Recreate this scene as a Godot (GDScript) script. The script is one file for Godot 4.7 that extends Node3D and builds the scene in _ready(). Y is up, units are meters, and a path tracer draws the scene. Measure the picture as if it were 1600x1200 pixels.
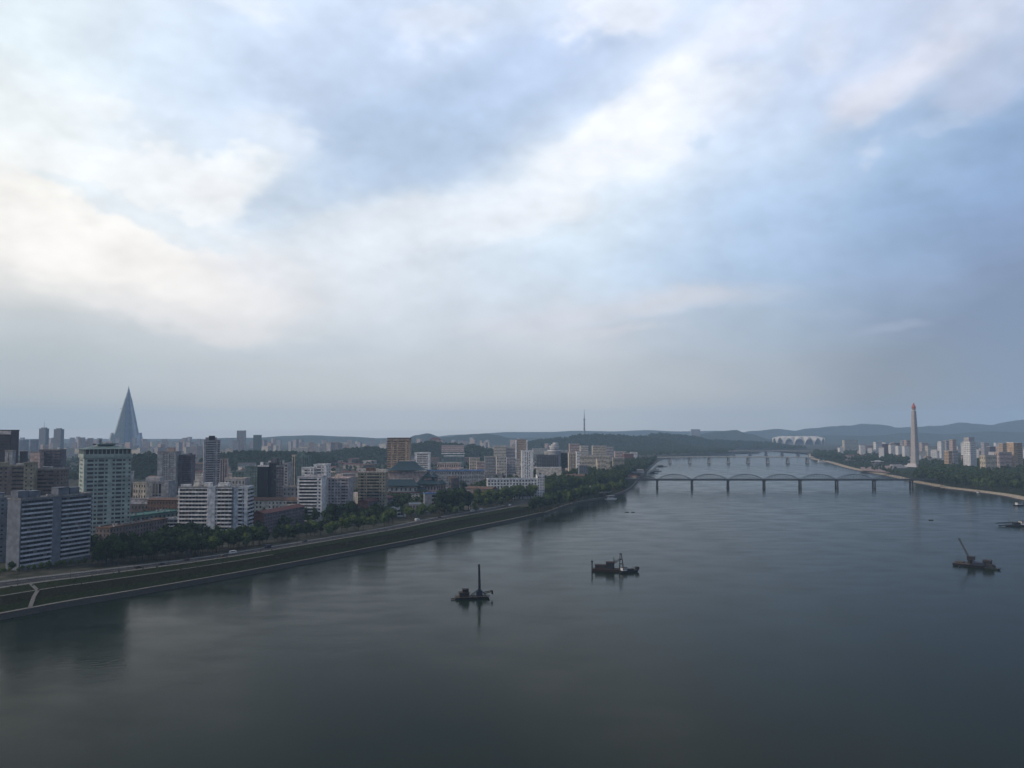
extends Node3D
# A broad river seen from a high window: city embankment on one side, parkland and a stone tower on the other, three bridges, hazy hills.

const F := 1300.0        # focal length in photo pixels (1600 wide)
const EYE := 105.0       # camera height above the river
const LAND := 9.0        # level of the city bank
const EAST := 5.0        # level of the park bank
const PITCH := 0.05533   # camera tilt, radians

var rng := RandomNumberGenerator.new()
var M := {}
var taken := {}
var unit_pane: BoxMesh
var crowns := []
var crowns_small := []
var trunk_mesh: ArrayMesh
var n_trees := 0


class Mb:
	var v := PackedVector3Array()
	var n := PackedVector3Array()
	var c := PackedColorArray()
	var col := Color(1, 1, 1)

	func tri(a: Vector3, b: Vector3, d: Vector3, nn: Vector3) -> void:
		if (d - a).cross(b - a).dot(nn) < 0.0:
			v.append(a); v.append(d); v.append(b)
		else:
			v.append(a); v.append(b); v.append(d)
		for i in 3:
			n.append(nn); c.append(col)

	func quad(a: Vector3, b: Vector3, d: Vector3, e: Vector3, nn: Vector3) -> void:
		tri(a, b, d, nn)
		tri(a, d, e, nn)

	func flat(a: Vector3, b: Vector3, d: Vector3, e: Vector3, outward: Vector3) -> void:
		var nn := (d - a).cross(e - b).normalized()
		if nn.dot(outward) < 0.0:
			nn = -nn
		quad(a, b, d, e, nn)

	func flat3(a: Vector3, b: Vector3, d: Vector3, outward: Vector3) -> void:
		var nn := (d - a).cross(b - a).normalized()
		if nn.dot(outward) < 0.0:
			nn = -nn
		tri(a, b, d, nn)

	func box(ct: Vector3, s: Vector3, bs := Basis.IDENTITY) -> void:
		var x := bs.x * s.x * 0.5
		var y := bs.y * s.y * 0.5
		var z := bs.z * s.z * 0.5
		for k in [[x, y, z], [y, z, x], [z, x, y]]:
			for sg in [1.0, -1.0]:
				var nn: Vector3 = k[0] * sg
				quad(ct + nn - k[1] - k[2], ct + nn + k[1] - k[2], ct + nn + k[1] + k[2], ct + nn - k[1] + k[2], nn.normalized())

	# a box whose top is smaller than its foot; ct is the centre of the foot
	func frustum(ct: Vector3, s0: Vector2, s1: Vector2, h: float) -> void:
		var lo := []
		var hi := []
		for q in [[-1, -1], [1, -1], [1, 1], [-1, 1]]:
			lo.append(ct + Vector3(q[0] * s0.x * 0.5, 0, q[1] * s0.y * 0.5))
			hi.append(ct + Vector3(q[0] * s1.x * 0.5, h, q[1] * s1.y * 0.5))
		for i in 4:
			var j := (i + 1) % 4
			flat(lo[i], lo[j], hi[j], hi[i], (lo[i] + lo[j]) * 0.5 - ct + Vector3(0, 0.001, 0))
		quad(hi[0], hi[1], hi[2], hi[3], Vector3.UP)
		quad(lo[0], lo[1], lo[2], lo[3], Vector3.DOWN)

	func tube(a: Vector3, b: Vector3, r0: float, r1: float, k := 8) -> void:
		var d := (b - a).normalized()
		var s := d.cross(Vector3.UP if absf(d.y) < 0.9 else Vector3.RIGHT).normalized()
		var t := d.cross(s)
		for i in k:
			var e0 := s * cos(TAU * i / k) + t * sin(TAU * i / k)
			var e1 := s * cos(TAU * (i + 1) / k) + t * sin(TAU * (i + 1) / k)
			flat(a + e0 * r0, a + e1 * r0, b + e1 * r1, b + e0 * r1, e0 + e1)
			flat3(b, b + e0 * r1, b + e1 * r1, d)
			flat3(a, a + e0 * r0, a + e1 * r0, -d)

	# profile: Vector2(radius, height) pairs turned round the y axis at ct
	func lathe(ct: Vector3, prof: Array, k := 16) -> void:
		for i in prof.size() - 1:
			for j in k:
				var a0 := TAU * j / k
				var a1 := TAU * (j + 1) / k
				var p: Vector2 = prof[i]
				var q: Vector2 = prof[i + 1]
				var d0 := Vector3(cos(a0), 0, sin(a0))
				var d1 := Vector3(cos(a1), 0, sin(a1))
				var o := (d0 + d1) * 0.5 + Vector3(0, 0.01 * signf(q.y - p.y + 0.0001), 0)
				if absf(p.y - q.y) < 0.001:
					o = Vector3.UP if q.x < p.x else Vector3.DOWN
				if p.x < 0.001:
					flat3(ct + Vector3(0, p.y, 0), ct + d0 * q.x + Vector3(0, q.y, 0), ct + d1 * q.x + Vector3(0, q.y, 0), o)
				elif q.x < 0.001:
					flat3(ct + d0 * p.x + Vector3(0, p.y, 0), ct + d1 * p.x + Vector3(0, p.y, 0), ct + Vector3(0, q.y, 0), o)
				else:
					flat(ct + d0 * p.x + Vector3(0, p.y, 0), ct + d1 * p.x + Vector3(0, p.y, 0), ct + d1 * q.x + Vector3(0, q.y, 0), ct + d0 * q.x + Vector3(0, q.y, 0), o)

	func mesh() -> ArrayMesh:
		var a := []
		a.resize(Mesh.ARRAY_MAX)
		a[Mesh.ARRAY_VERTEX] = v
		a[Mesh.ARRAY_NORMAL] = n
		a[Mesh.ARRAY_COLOR] = c
		var m := ArrayMesh.new()
		m.add_surface_from_arrays(Mesh.PRIMITIVE_TRIANGLES, a)
		return m


# ---------- photo pixels to directions and places ----------
func ray(px: float, py: float) -> Vector3:
	return Vector3((px - 800.0) / F, (600.0 - py) / F, -1.0).rotated(Vector3.RIGHT, PITCH)

func ground_at(px: float, py: float, level: float) -> Vector3:
	var r := ray(px, py)
	var t := (level - EYE) / r.y
	return Vector3(r.x * t, level, r.z * t)

func height_at(py: float, depth: float) -> float:
	var r := ray(800, py)
	return EYE - r.y / r.z * depth

func place(px: float, depth: float, level := LAND) -> Vector3:
	var r := ray(px, 672)
	return Vector3(-r.x / r.z * depth, level, -depth)


# ---------- nodes ----------
func numbered(called: String) -> String:
	var k: int = taken.get(called, 0)
	taken[called] = k + 1
	return called if k == 0 else "%s_%03d" % [called, k]

func tag(o: Node3D, label: String, category: String, group := "") -> void:
	o.set_meta("label", label)
	o.set_meta("category", category)
	if group != "":
		o.set_meta("group", group)

func thing(called: String, label: String, category: String, where := Vector3.ZERO, yaw := 0.0, group := "") -> Node3D:
	var o := Node3D.new()
	o.name = numbered(called)
	add_child(o)
	o.position = where
	o.rotation.y = deg_to_rad(yaw)
	tag(o, label, category, group)
	o.set_meta("kind", "thing")
	return o

func part(parent: Node3D, called: String, mb: Mb, m: Material) -> MeshInstance3D:
	var o := MeshInstance3D.new()
	o.name = called
	o.mesh = mb.mesh()
	o.material_override = m
	parent.add_child(o, true)
	return o

func structure(called: String, mb: Mb, m: Material) -> MeshInstance3D:
	var o := MeshInstance3D.new()
	o.name = numbered(called)
	o.mesh = mb.mesh()
	o.material_override = m
	o.set_meta("kind", "structure")
	add_child(o)
	return o

func copy(o: Node3D, where: Vector3, yaw: float, base := "") -> Node3D:
	var r: Node3D = o.duplicate()
	r.name = numbered(base if base != "" else str(o.get_meta("base_name")))
	add_child(r)
	r.position = where
	r.rotation.y = deg_to_rad(yaw)
	return r


# ---------- materials ----------
func noise_image(size: int, freq: float, oct: int, seed_: int, lo: Color, hi: Color, kind := FastNoiseLite.TYPE_SIMPLEX_SMOOTH, sx := 1.0) -> ImageTexture:
	var f := FastNoiseLite.new()
	f.seed = seed_
	f.noise_type = kind
	f.frequency = freq
	f.fractal_octaves = oct
	var src := f.get_seamless_image(size, size)
	var im := Image.create(size, size, false, Image.FORMAT_RGB8)
	for y in size:
		for x in size:
			var t := src.get_pixel(x, y).r
			im.set_pixel(x, y, lo.lerp(hi, t))
	im.generate_mipmaps()
	return ImageTexture.create_from_image(im)

# r, g, b are real-world (linear) base colours
func mat(r: float, g: float, b: float, rough := 0.85, tex: Texture2D = null, scale := 0.05) -> StandardMaterial3D:
	var m := StandardMaterial3D.new()
	m.albedo_color = Color(r, g, b).linear_to_srgb()
	m.roughness = rough
	m.metallic_specular = 0.35
	if tex != null:
		m.albedo_texture = tex
		m.uv1_triplanar = true
		m.uv1_world_triplanar = true
		m.uv1_scale = Vector3(scale, scale, scale)
	return m

func make_materials() -> void:
	var stain := noise_image(256, 0.02, 5, 3, Color(0.62, 0.61, 0.60), Color(1.0, 1.0, 1.0))
	var soft := noise_image(256, 0.012, 4, 9, Color(0.72, 0.72, 0.73), Color(1.0, 1.0, 1.0))
	var mottled := noise_image(256, 0.03, 5, 5, Color(0.45, 0.50, 0.42), Color(1.0, 0.98, 0.90))
	# walls
	M.white = mat(0.70, 0.70, 0.71, 0.8, stain, 0.035)
	M.bluewhite = mat(0.46, 0.50, 0.56, 0.8, stain, 0.035)
	M.pale = mat(0.54, 0.51, 0.46, 0.85, stain, 0.03)
	M.mauve = mat(0.40, 0.38, 0.40, 0.85, stain, 0.03)
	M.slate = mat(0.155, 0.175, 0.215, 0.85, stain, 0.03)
	M.grey = mat(0.30, 0.31, 0.33, 0.85, stain, 0.03)
	M.darkgrey = mat(0.12, 0.125, 0.15, 0.85, stain, 0.03)
	M.mint = mat(0.35, 0.42, 0.395, 0.85, stain, 0.03)
	M.teal = mat(0.13, 0.19, 0.19, 0.85, stain, 0.03)
	M.olive = mat(0.26, 0.25, 0.20, 0.85, stain, 0.03)
	M.brown = mat(0.155, 0.13, 0.125, 0.85, stain, 0.03)
	M.tan = mat(0.44, 0.33, 0.24, 0.85, stain, 0.03)
	M.beige = mat(0.52, 0.46, 0.37, 0.85, stain, 0.03)
	M.pink = mat(0.46, 0.36, 0.335, 0.85, stain, 0.03)
	M.brick = mat(0.19, 0.085, 0.075, 0.9, stain, 0.04)
	M.plum = mat(0.13, 0.115, 0.14, 0.85, stain, 0.03)
	M.black = mat(0.018, 0.022, 0.032, 0.35, soft, 0.02)
	M.umber = mat(0.045, 0.035, 0.045, 0.5, soft, 0.02)
	M.stone = mat(0.46, 0.43, 0.43, 0.8, stain, 0.05)
	M.concrete = mat(0.33, 0.33, 0.34, 0.9, stain, 0.04)
	# roofs
	M.roofgrey = mat(0.27, 0.26, 0.255, 0.9, stain, 0.05)
	M.roofpale = mat(0.50, 0.46, 0.43, 0.9, stain, 0.05)
	M.roofred = mat(0.12, 0.045, 0.045, 0.9, stain, 0.06)
	M.roofbrown = mat(0.14, 0.085, 0.065, 0.9, stain, 0.06)
	M.roofgreen = mat(0.035, 0.125, 0.105, 0.8, stain, 0.05)
	M.roofblue = mat(0.09, 0.20, 0.42, 0.7, stain, 0.05)
	M.tile = mat(0.022, 0.055, 0.070, 0.6, stain, 0.06)
	# glass seen from outside: mostly dark rooms, some curtains
	M.pane = []
	for c in [[0.016, 0.018, 0.024], [0.03, 0.033, 0.042], [0.07, 0.045, 0.035], [0.022, 0.024, 0.04], [0.11, 0.105, 0.10]]:
		var g := mat(c[0], c[1], c[2], 0.18)
		g.metallic_specular = 0.5
		M.pane.append(g)
	M.glaze = mat(0.065, 0.07, 0.08, 0.25, soft, 0.11)
	# ground
	M.city = mat(0.075, 0.072, 0.068, 0.95, mottled, 0.008)
	M.park = mat(0.030, 0.038, 0.020, 0.95, mottled, 0.02)
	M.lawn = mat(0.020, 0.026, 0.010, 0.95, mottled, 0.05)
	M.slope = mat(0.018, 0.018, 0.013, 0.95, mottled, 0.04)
	M.paving = mat(0.17, 0.165, 0.155, 0.9, stain, 0.08)
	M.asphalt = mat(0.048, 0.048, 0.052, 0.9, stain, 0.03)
	M.line = mat(0.6, 0.6, 0.58, 0.8, stain, 0.3)
	M.rubble = mat(0.055, 0.053, 0.053, 0.9, stain, 0.12)
	M.sand = mat(0.40, 0.33, 0.245, 0.95, stain, 0.03)
	M.plaza = mat(0.33, 0.24, 0.22, 0.9, stain, 0.03)
	for k in [M.city, M.park, M.lawn, M.slope, M.paving, M.asphalt, M.rubble, M.sand, M.plaza]:
		k.metallic_specular = 0.12
	# metal and boats
	M.steel = mat(0.035, 0.045, 0.055, 0.6, stain, 0.2)
	M.rust = mat(0.034, 0.020, 0.015, 0.85, stain, 0.3)
	M.hull = mat(0.014, 0.014, 0.017, 0.6, stain, 0.3)
	M.deck = mat(0.075, 0.056, 0.040, 0.9, stain, 0.3)
	M.boatwhite = mat(0.65, 0.65, 0.66, 0.6, stain, 0.3)
	M.boatblue = mat(0.018, 0.024, 0.05, 0.6, stain, 0.3)
	M.boatgreen = mat(0.018, 0.026, 0.024, 0.6, stain, 0.3)
	M.flame = mat(0.26, 0.07, 0.06, 0.4)
	M.gold = mat(0.45, 0.33, 0.12, 0.4)
	M.rubber = mat(0.015, 0.015, 0.016, 0.9)
	M.bark = mat(0.05, 0.038, 0.028, 0.95)
	M.skin = mat(0.45, 0.29, 0.2, 0.7)
	M.cloth = mat(0.03, 0.032, 0.04, 0.9)
	M.glasstower = mat(0.14, 0.185, 0.27, 0.3, soft, 0.01)
	M.rawtower = mat(0.33, 0.37, 0.35, 0.85, stain, 0.02)
	# leaves: vertex tones vary from clump to clump
	var leaf := mat(1, 1, 1, 0.75)
	leaf.vertex_color_use_as_albedo = true
	leaf.metallic_specular = 0.1
	leaf.backlight_enabled = true
	leaf.backlight = Color(0.12, 0.16, 0.06)
	M.leaf = leaf
	var hill := mat(0.040, 0.055, 0.045, 0.95, mottled, 0.006)
	hill.metallic_specular = 0.1
	M.hill = hill
	M.water = water_material()

func water_material() -> StandardMaterial3D:
	var m := StandardMaterial3D.new()
	m.albedo_color = Color(0.006, 0.011, 0.007).linear_to_srgb()
	m.metallic_specular = 0.10
	var f := FastNoiseLite.new()
	f.seed = 21
	f.noise_type = FastNoiseLite.TYPE_SIMPLEX_SMOOTH
	f.frequency = 0.02
	f.fractal_octaves = 5
	f.fractal_gain = 0.55
	var im := f.get_seamless_image(1024, 1024)
	im.bump_map_to_normal_map(6.0)
	im.generate_mipmaps()
	m.normal_enabled = true
	m.normal_texture = ImageTexture.create_from_image(im)
	m.normal_scale = 0.055
	# wind lanes: wide patches where the surface is a little rougher
	m.roughness = 1.0
	m.roughness_texture = noise_image(512, 0.006, 4, 31, Color(0.11, 0.11, 0.11), Color(0.24, 0.24, 0.24))
	m.roughness_texture_channel = BaseMaterial3D.TEXTURE_CHANNEL_RED
	m.uv1_triplanar = true
	m.uv1_world_triplanar = true
	m.uv1_scale = Vector3(0.006, 0.006, 0.012)
	return m


# ---------- sky ----------
# control colours: how the sky looks by azimuth (columns) and height (rows), then clouds with their own outlines
const SKY_PX := [-60, 50, 400, 650, 900, 1200, 1400, 1600]
const SKY_PY := [-60, 60, 150, 250, 350, 420, 480, 530, 580, 630, 672]
var sky_az := []
var sky_el := []
var sky_grid := []
var sky_clouds := []
var warp_a := FastNoiseLite.new()
var warp_b := FastNoiseLite.new()
var wisps := FastNoiseLite.new()
var fine := FastNoiseLite.new()

func az_el(px: float, py: float) -> Vector2:
	var r := ray(px, py)
	return Vector2(rad_to_deg(atan2(r.x, -r.z)), rad_to_deg(atan2(r.y, Vector2(r.x, r.z).length())))

func sky_setup() -> void:
	for x in SKY_PX:
		sky_az.append(az_el(x, 600).x)
	for y in SKY_PY:
		sky_el.append(az_el(800, y).y)
	var rows := [
		[[222, 232, 242], [222, 233, 243], [214, 229, 250], [218, 231, 250], [222, 234, 252], [214, 227, 247], [206, 218, 240], [196, 208, 232]],
		[[225, 234, 242], [225, 236, 245], [211, 226, 247], [208, 223, 246], [216, 229, 250], [212, 226, 247], [204, 217, 241], [194, 204, 228]],
		[[230, 240, 246], [229, 241, 247], [215, 229, 247], [196, 213, 238], [206, 222, 245], [205, 220, 245], [196, 211, 236], [172, 194, 223]],
		[[240, 247, 249], [242, 248, 250], [224, 236, 248], [188, 207, 230], [236, 244, 252], [204, 222, 245], [170, 194, 224], [150, 178, 213]],
		[[250, 249, 245], [250, 249, 245], [226, 235, 243], [220, 230, 241], [222, 235, 247], [184, 207, 236], [153, 180, 214], [141, 166, 203]],
		[[246, 243, 239], [247, 243, 239], [233, 235, 239], [220, 229, 239], [209, 225, 241], [175, 198, 226], [149, 172, 204], [135, 156, 190]],
		[[224, 224, 222], [226, 226, 224], [228, 229, 232], [212, 221, 231], [207, 217, 229], [170, 190, 213], [145, 164, 191], [129, 147, 175]],
		[[197, 204, 207], [199, 206, 209], [211, 216, 221], [206, 215, 223], [204, 210, 218], [168, 184, 201], [142, 158, 180], [124, 140, 165]],
		[[183, 191, 194], [185, 193, 196], [197, 203, 206], [200, 206, 210], [197, 203, 207], [170, 179, 189], [138, 150, 165], [114, 128, 146]],
		[[182, 188, 188], [184, 190, 190], [199, 202, 201], [203, 205, 204], [198, 201, 200], [172, 178, 183], [141, 149, 158], [113, 124, 138]],
		[[176, 182, 181], [179, 185, 184], [195, 197, 195], [198, 199, 196], [194, 196, 194], [170, 175, 178], [141, 148, 155], [113, 124, 136]]]
	for r in rows:
		var line := []
		for c in r:
			line.append(Color8(c[0], c[1], c[2]).srgb_to_linear())
		sky_grid.append(line)
	# px, py, half width, half height, tilt (degrees, counter-clockwise), colour, strength, softness (0 sharp .. 1)
	for k in [
		[560, 150, 400, 120, 8, [190, 209, 237], 0.55, 0.9],
		[690, 190, 260, 78, 19, [178, 198, 225], 0.85, 0.75],
		[560, 262, 180, 52, 14, [184, 203, 227], 0.75, 0.85],
		[440, 305, 95, 52, 20, [202, 217, 234], 0.7, 0.9],
		[850, 95, 170, 50, 15, [190, 208, 237], 0.8, 0.6],
		[1010, 190, 190, 62, 32, [247, 250, 255], 0.9, 0.5],
		[880, 285, 210, 52, 24, [240, 245, 252], 0.85, 0.6],
		[700, 345, 200, 45, 16, [232, 238, 246], 0.7, 0.7],
		[1120, 140, 120, 55, 35, [226, 235, 250], 0.6, 0.6],
		[1160, 80, 60, 24, 10, [196, 213, 240], 0.7, 0.95],
		[1085, 208, 24, 14, 0, [198, 216, 238], 0.7, 0.95],
		[420, 215, 82, 44, -8, [226, 235, 248], 0.75, 0.7],
		[240, 265, 190, 34, 4, [246, 250, 253], 0.8, 0.5],
		[320, 300, 62, 44, -10, [246, 249, 252], 0.8, 0.65],
		[80, 360, 200, 70, -14, [254, 252, 248], 0.8, 0.95],
		[200, 430, 230, 52, -12, [248, 245, 242], 0.7, 0.95],
		[250, 345, 130, 26, -18, [222, 232, 240], 0.75, 0.6],
		[135, 165, 55, 20, 6, [238, 245, 250], 0.85, 0.5],
		[120, 285, 70, 14, -6, [232, 243, 249], 0.6, 0.6],
		[400, 4, 80, 26, 0, [236, 243, 253], 0.6, 1.0],
		[690, 40, 80, 26, 12, [226, 235, 252], 0.7, 0.6],
		[960, 25, 110, 34, 8, [237, 243, 255], 0.85, 0.6],
		[1180, 30, 130, 40, 10, [229, 236, 252], 0.7, 0.7],
		[1425, 105, 135, 36, 28, [228, 229, 240], 0.65, 1.0],
		[1365, 138, 80, 38, 20, [226, 228, 240], 0.55, 1.0],
		[1300, 72, 36, 28, 0, [222, 229, 245], 0.6, 1.0],
		[1560, 120, 60, 60, 20, [196, 203, 225], 0.6, 0.7],
		[1362, 246, 34, 13, 25, [206, 217, 235], 0.55, 1.0],
		[1490, 190, 60, 14, 10, [182, 201, 228], 0.7, 0.7],
		[1050, 470, 160, 26, 4, [210, 213, 222], 0.75, 1.0],
		[930, 520, 140, 14, 4, [212, 214, 221], 0.6, 0.7],
		[1120, 500, 190, 9, 2, [176, 191, 207], 0.5, 1.0],
		[830, 500, 120, 22, 8, [214, 217, 225], 0.6, 0.8],
		[1390, 505, 70, 8, 8, [162, 175, 196], 0.6, 0.7],
		[480, 545, 140, 14, 2, [190, 202, 212], 0.5, 0.8],
		[300, 500, 150, 26, -12, [232, 231, 231], 0.6, 0.7]]:
		var a := az_el(k[0], k[1])
		var c: Array = k[5]
		sky_clouds.append([a.x, a.y, k[2] * 0.0441, k[3] * 0.0441, cos(deg_to_rad(k[4])), sin(deg_to_rad(k[4])), Color8(c[0], c[1], c[2]).srgb_to_linear(), float(k[6]), float(k[7])])
	for f in [[warp_a, 41, 0.09], [warp_b, 57, 0.09], [wisps, 73, 0.16], [fine, 91, 0.55]]:
		f[0].seed = f[1]
		f[0].noise_type = FastNoiseLite.TYPE_SIMPLEX_SMOOTH
		f[0].frequency = f[2]
		f[0].fractal_octaves = 5

func span(list: Array, t: float, rising: bool) -> Vector2:
	var k := list.size()
	for i in k - 1:
		var a: float = list[i]
		var b: float = list[i + 1]
		if (rising and t < b) or (not rising and t > b):
			var s := clampf((t - a) / (b - a), 0.0, 1.0)
			return Vector2(i, s * s * (3.0 - 2.0 * s) * 0.5 + s * 0.5)
	return Vector2(k - 2, 1.0)

func sky_color(az: float, el: float) -> Color:
	var a := deg_to_rad(az)
	var e := deg_to_rad(el)
	var d := Vector3(sin(a) * cos(e), sin(e), -cos(a) * cos(e)) * 57.3
	var flat_low := clampf(el / 12.0, 0.25, 1.0)
	var q := Vector3(d.x, d.y * (1.6 + 12.0 / (el + 6.0)), d.z)
	var wx := warp_a.get_noise_3dv(q) * 2.6
	var wy := warp_b.get_noise_3dv(q) * 1.7 * flat_low
	# round the back the sky goes on evenly from what each side shows
	var u := az
	if az > 31.0:
		u = 31.0
	elif az < -31.0:
		u = -31.0 + 62.0 * smoothstep(95.0, 165.0, -az)
	var i := span(sky_az, u + wx * 0.7, true)
	var j := span(sky_el, el + wy * 0.7, false)
	var r0: Array = sky_grid[int(j.x)]
	var r1: Array = sky_grid[int(j.x) + 1]
	var c0: Color = r0[int(i.x)]
	var c1: Color = r0[int(i.x) + 1]
	var c2: Color = r1[int(i.x)]
	var c3: Color = r1[int(i.x) + 1]
	var c := c0.lerp(c1, i.y).lerp(c2.lerp(c3, i.y), j.y)
	c = c.lerp(Color(0.44, 0.52, 0.66), smoothstep(31.0, 58.0, el))  # unseen sky overhead darkened so that it lights the ground less
	var fw := fine.get_noise_3dv(q + Vector3(91, 17, 5))
	var x := az + wx + fw * 0.8
	var y := el + wy + fw * 0.6 * flat_low
	if absf(az) < 42.0 and el < 40.0:
		for k in sky_clouds:
			var dx: float = x - k[0]
			var dy: float = y - k[1]
			if absf(dx) > k[2] * 1.5 + k[3] or absf(dy) > k[2] * 1.2 + k[3]:
				continue
			var p: float = (dx * k[4] + dy * k[5]) / k[2]
			var r: float = (dy * k[4] - dx * k[5]) / k[3]
			var far := sqrt(p * p + r * r)
			if far < 1.5:
				var s: float = k[8]
				var t := smoothstep(1.0 + 0.45 * s, 1.0 - s * 0.9, far)
				c = c.lerp(k[6], t * k[7])
	var w := wisps.get_noise_3dv(q)
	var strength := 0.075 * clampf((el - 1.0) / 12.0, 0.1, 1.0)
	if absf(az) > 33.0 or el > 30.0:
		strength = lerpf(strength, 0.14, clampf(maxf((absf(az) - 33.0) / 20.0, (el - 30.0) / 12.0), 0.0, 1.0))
	w += fine.get_noise_3dv(q) * 0.3
	return c * (1.0 + w * strength * 2.0)

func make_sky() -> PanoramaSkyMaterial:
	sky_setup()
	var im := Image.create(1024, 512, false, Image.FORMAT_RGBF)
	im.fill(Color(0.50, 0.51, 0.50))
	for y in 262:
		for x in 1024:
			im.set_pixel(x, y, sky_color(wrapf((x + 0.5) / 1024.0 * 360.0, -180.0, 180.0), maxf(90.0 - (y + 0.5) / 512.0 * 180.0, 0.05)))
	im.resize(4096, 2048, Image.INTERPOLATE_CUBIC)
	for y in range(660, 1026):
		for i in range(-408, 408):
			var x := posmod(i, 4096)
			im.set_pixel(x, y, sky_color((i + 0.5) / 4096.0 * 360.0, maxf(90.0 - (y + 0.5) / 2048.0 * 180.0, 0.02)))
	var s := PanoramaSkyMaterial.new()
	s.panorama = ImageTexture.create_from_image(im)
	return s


# ---------- buildings ----------
# A facade is a list of bays along its width: [share, kind, ...]
#   "n" blank | "g" n windows per floor, width share, height share | "b" n panes per floor behind a balcony, height share | "s" n glass strips from foot to top, width share
func facade(mb: Mb, panes: Array, balconies: Array, o: Vector3, u: Vector3, n: Vector3, wide: float, foot: float, top: float, floors: int, bays: Array, deep: bool) -> void:
	var total := 0.0
	for b in bays:
		total += b[0]
	var x := 0.0
	var up := Vector3.UP
	var fh := (top - foot - 0.6) / floors
	for b in bays:
		var bw: float = wide * b[0] / total
		var p := o + u * x
		x += bw
		var q := p + u * bw
		var kind: String = b[1]
		if kind == "n":
			mb.quad(p, q, q + up * top, p + up * top, n)
			continue
		if kind == "s":
			var k: int = b[2]
			var cw := bw / k
			var ww: float = cw * b[3]
			for i in k:
				var l := p + u * (cw * i)
				var a := l + u * ((cw - ww) * 0.5)
				var e := a + u * ww
				var r := l + u * cw
				mb.quad(l, a, a + up * top, l + up * top, n)
				mb.quad(e, r, r + up * top, e + up * top, n)
				mb.quad(a, e, e + up * foot, a + up * foot, n)
				mb.quad(a + up * (top - 1.5), e + up * (top - 1.5), e + up * top, a + up * top, n)
				for f in floors:
					var y0 := foot + f * (top - foot - 1.5) / floors
					var ph := (top - foot - 1.5) / floors
					panes.append([(a + e) * 0.5 + up * (y0 + ph * 0.5) - n * 0.35, ww, ph * 0.9, u, n])
				mb.quad(a - n * 0.45 + up * foot, e - n * 0.45 + up * foot, e - n * 0.45 + up * top, a - n * 0.45 + up * top, n)
				mb.quad(a, a - n * 0.45, a - n * 0.45 + up * top, a + up * top, u)
				mb.quad(e, e - n * 0.45, e - n * 0.45 + up * top, e + up * top, -u)
			continue
		var hf: float = b[4] if kind == "g" else b[3]
		var wf: float = b[3] if kind == "g" else 1.0
		var cols: int = b[2]
		var wh := fh * hf
		var back := 0.3 if kind == "g" else 1.1
		var below := 0.0
		for f in floors:
			var y0 := foot + f * fh + (fh - wh) * 0.6
			var y1 := y0 + wh
			mb.quad(p + up * below, q + up * below, q + up * y0, p + up * y0, n)
			below = y1
			if kind == "g":
				var cw := bw / cols
				var ww := cw * wf
				var prev := p
				for i in cols:
					var a := p + u * (cw * i + (cw - ww) * 0.5)
					var e := a + u * ww
					mb.quad(prev + up * y0, a + up * y0, a + up * y1, prev + up * y1, n)
					prev = e
					panes.append([(a + e) * 0.5 + up * ((y0 + y1) * 0.5) - n * back, ww, wh, u, n])
					if deep:
						var bk := -n * back
						mb.quad(a + up * y0, e + up * y0, e + up * y0 + bk, a + up * y0 + bk, up)
						mb.quad(a + up * y1, e + up * y1, e + up * y1 + bk, a + up * y1 + bk, -up)
						mb.quad(a + up * y0, a + up * y1, a + up * y1 + bk, a + up * y0 + bk, u)
						mb.quad(e + up * y0, e + up * y1, e + up * y1 + bk, e + up * y0 + bk, -u)
				mb.quad(prev + up * y0, q + up * y0, q + up * y1, prev + up * y1, n)
			else:
				var bk := -n * back
				mb.quad(p + up * y0, q + up * y0, q + up * y0 + bk, p + up * y0 + bk, up)
				mb.quad(p + up * y1, q + up * y1, q + up * y1 + bk, p + up * y1 + bk, -up)
				mb.quad(p + up * y0, p + up * y1, p + up * y1 + bk, p + up * y0 + bk, u)
				mb.quad(q + up * y0, q + up * y1, q + up * y1 + bk, q + up * y0 + bk, -u)
				var cw := bw / cols
				for i in cols:
					panes.append([p + u * (cw * (i + 0.5)) + up * ((y0 + y1) * 0.5) + bk * 0.98, cw * 0.93, wh * 0.97, u, n])
				mb.quad(p + up * y0 + bk, q + up * y0 + bk, q + up * y1 + bk, p + up * y1 + bk, n)
				balconies.append([p + u * bw * 0.5 + up * (y0 - (fh - wh) * 0.42) + n * 0.3, Vector3(bw - 0.2, (fh - wh) * 0.8, 0.6), u, n])
		mb.quad(p + up * below, q + up * below, q + up * top, p + up * top, n)

func add_panes(o: Node3D, panes: Array, each: bool) -> void:
	var rest := Mb.new()
	var made := 0
	for k in panes:
		var u: Vector3 = k[3]
		var n: Vector3 = k[4]
		if each and made < 300:
			made += 1
			var w := MeshInstance3D.new()
			w.name = "window"
			w.mesh = unit_pane
			var pick := rng.randf()
			w.material_override = M.pane[0 if pick < 0.5 else 1 if pick < 0.7 else 3 if pick < 0.88 else 2 if pick < 0.95 else 4]
			w.transform = Transform3D(Basis(u * k[1], Vector3.UP * k[2], n), k[0])
			o.add_child(w, true)
		else:
			var c: Vector3 = k[0]
			var a: Vector3 = u * (k[1] * 0.5)
			var b: Vector3 = Vector3.UP * (k[2] * 0.5)
			c += n * 0.04
			rest.quad(c - a - b, c + a - b, c + a + b, c - a + b, n)
	if rest.v.size() > 0:
		var g := part(o, "glazing", rest, M.glaze)
		g.set_meta("kind", "stuff")

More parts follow.
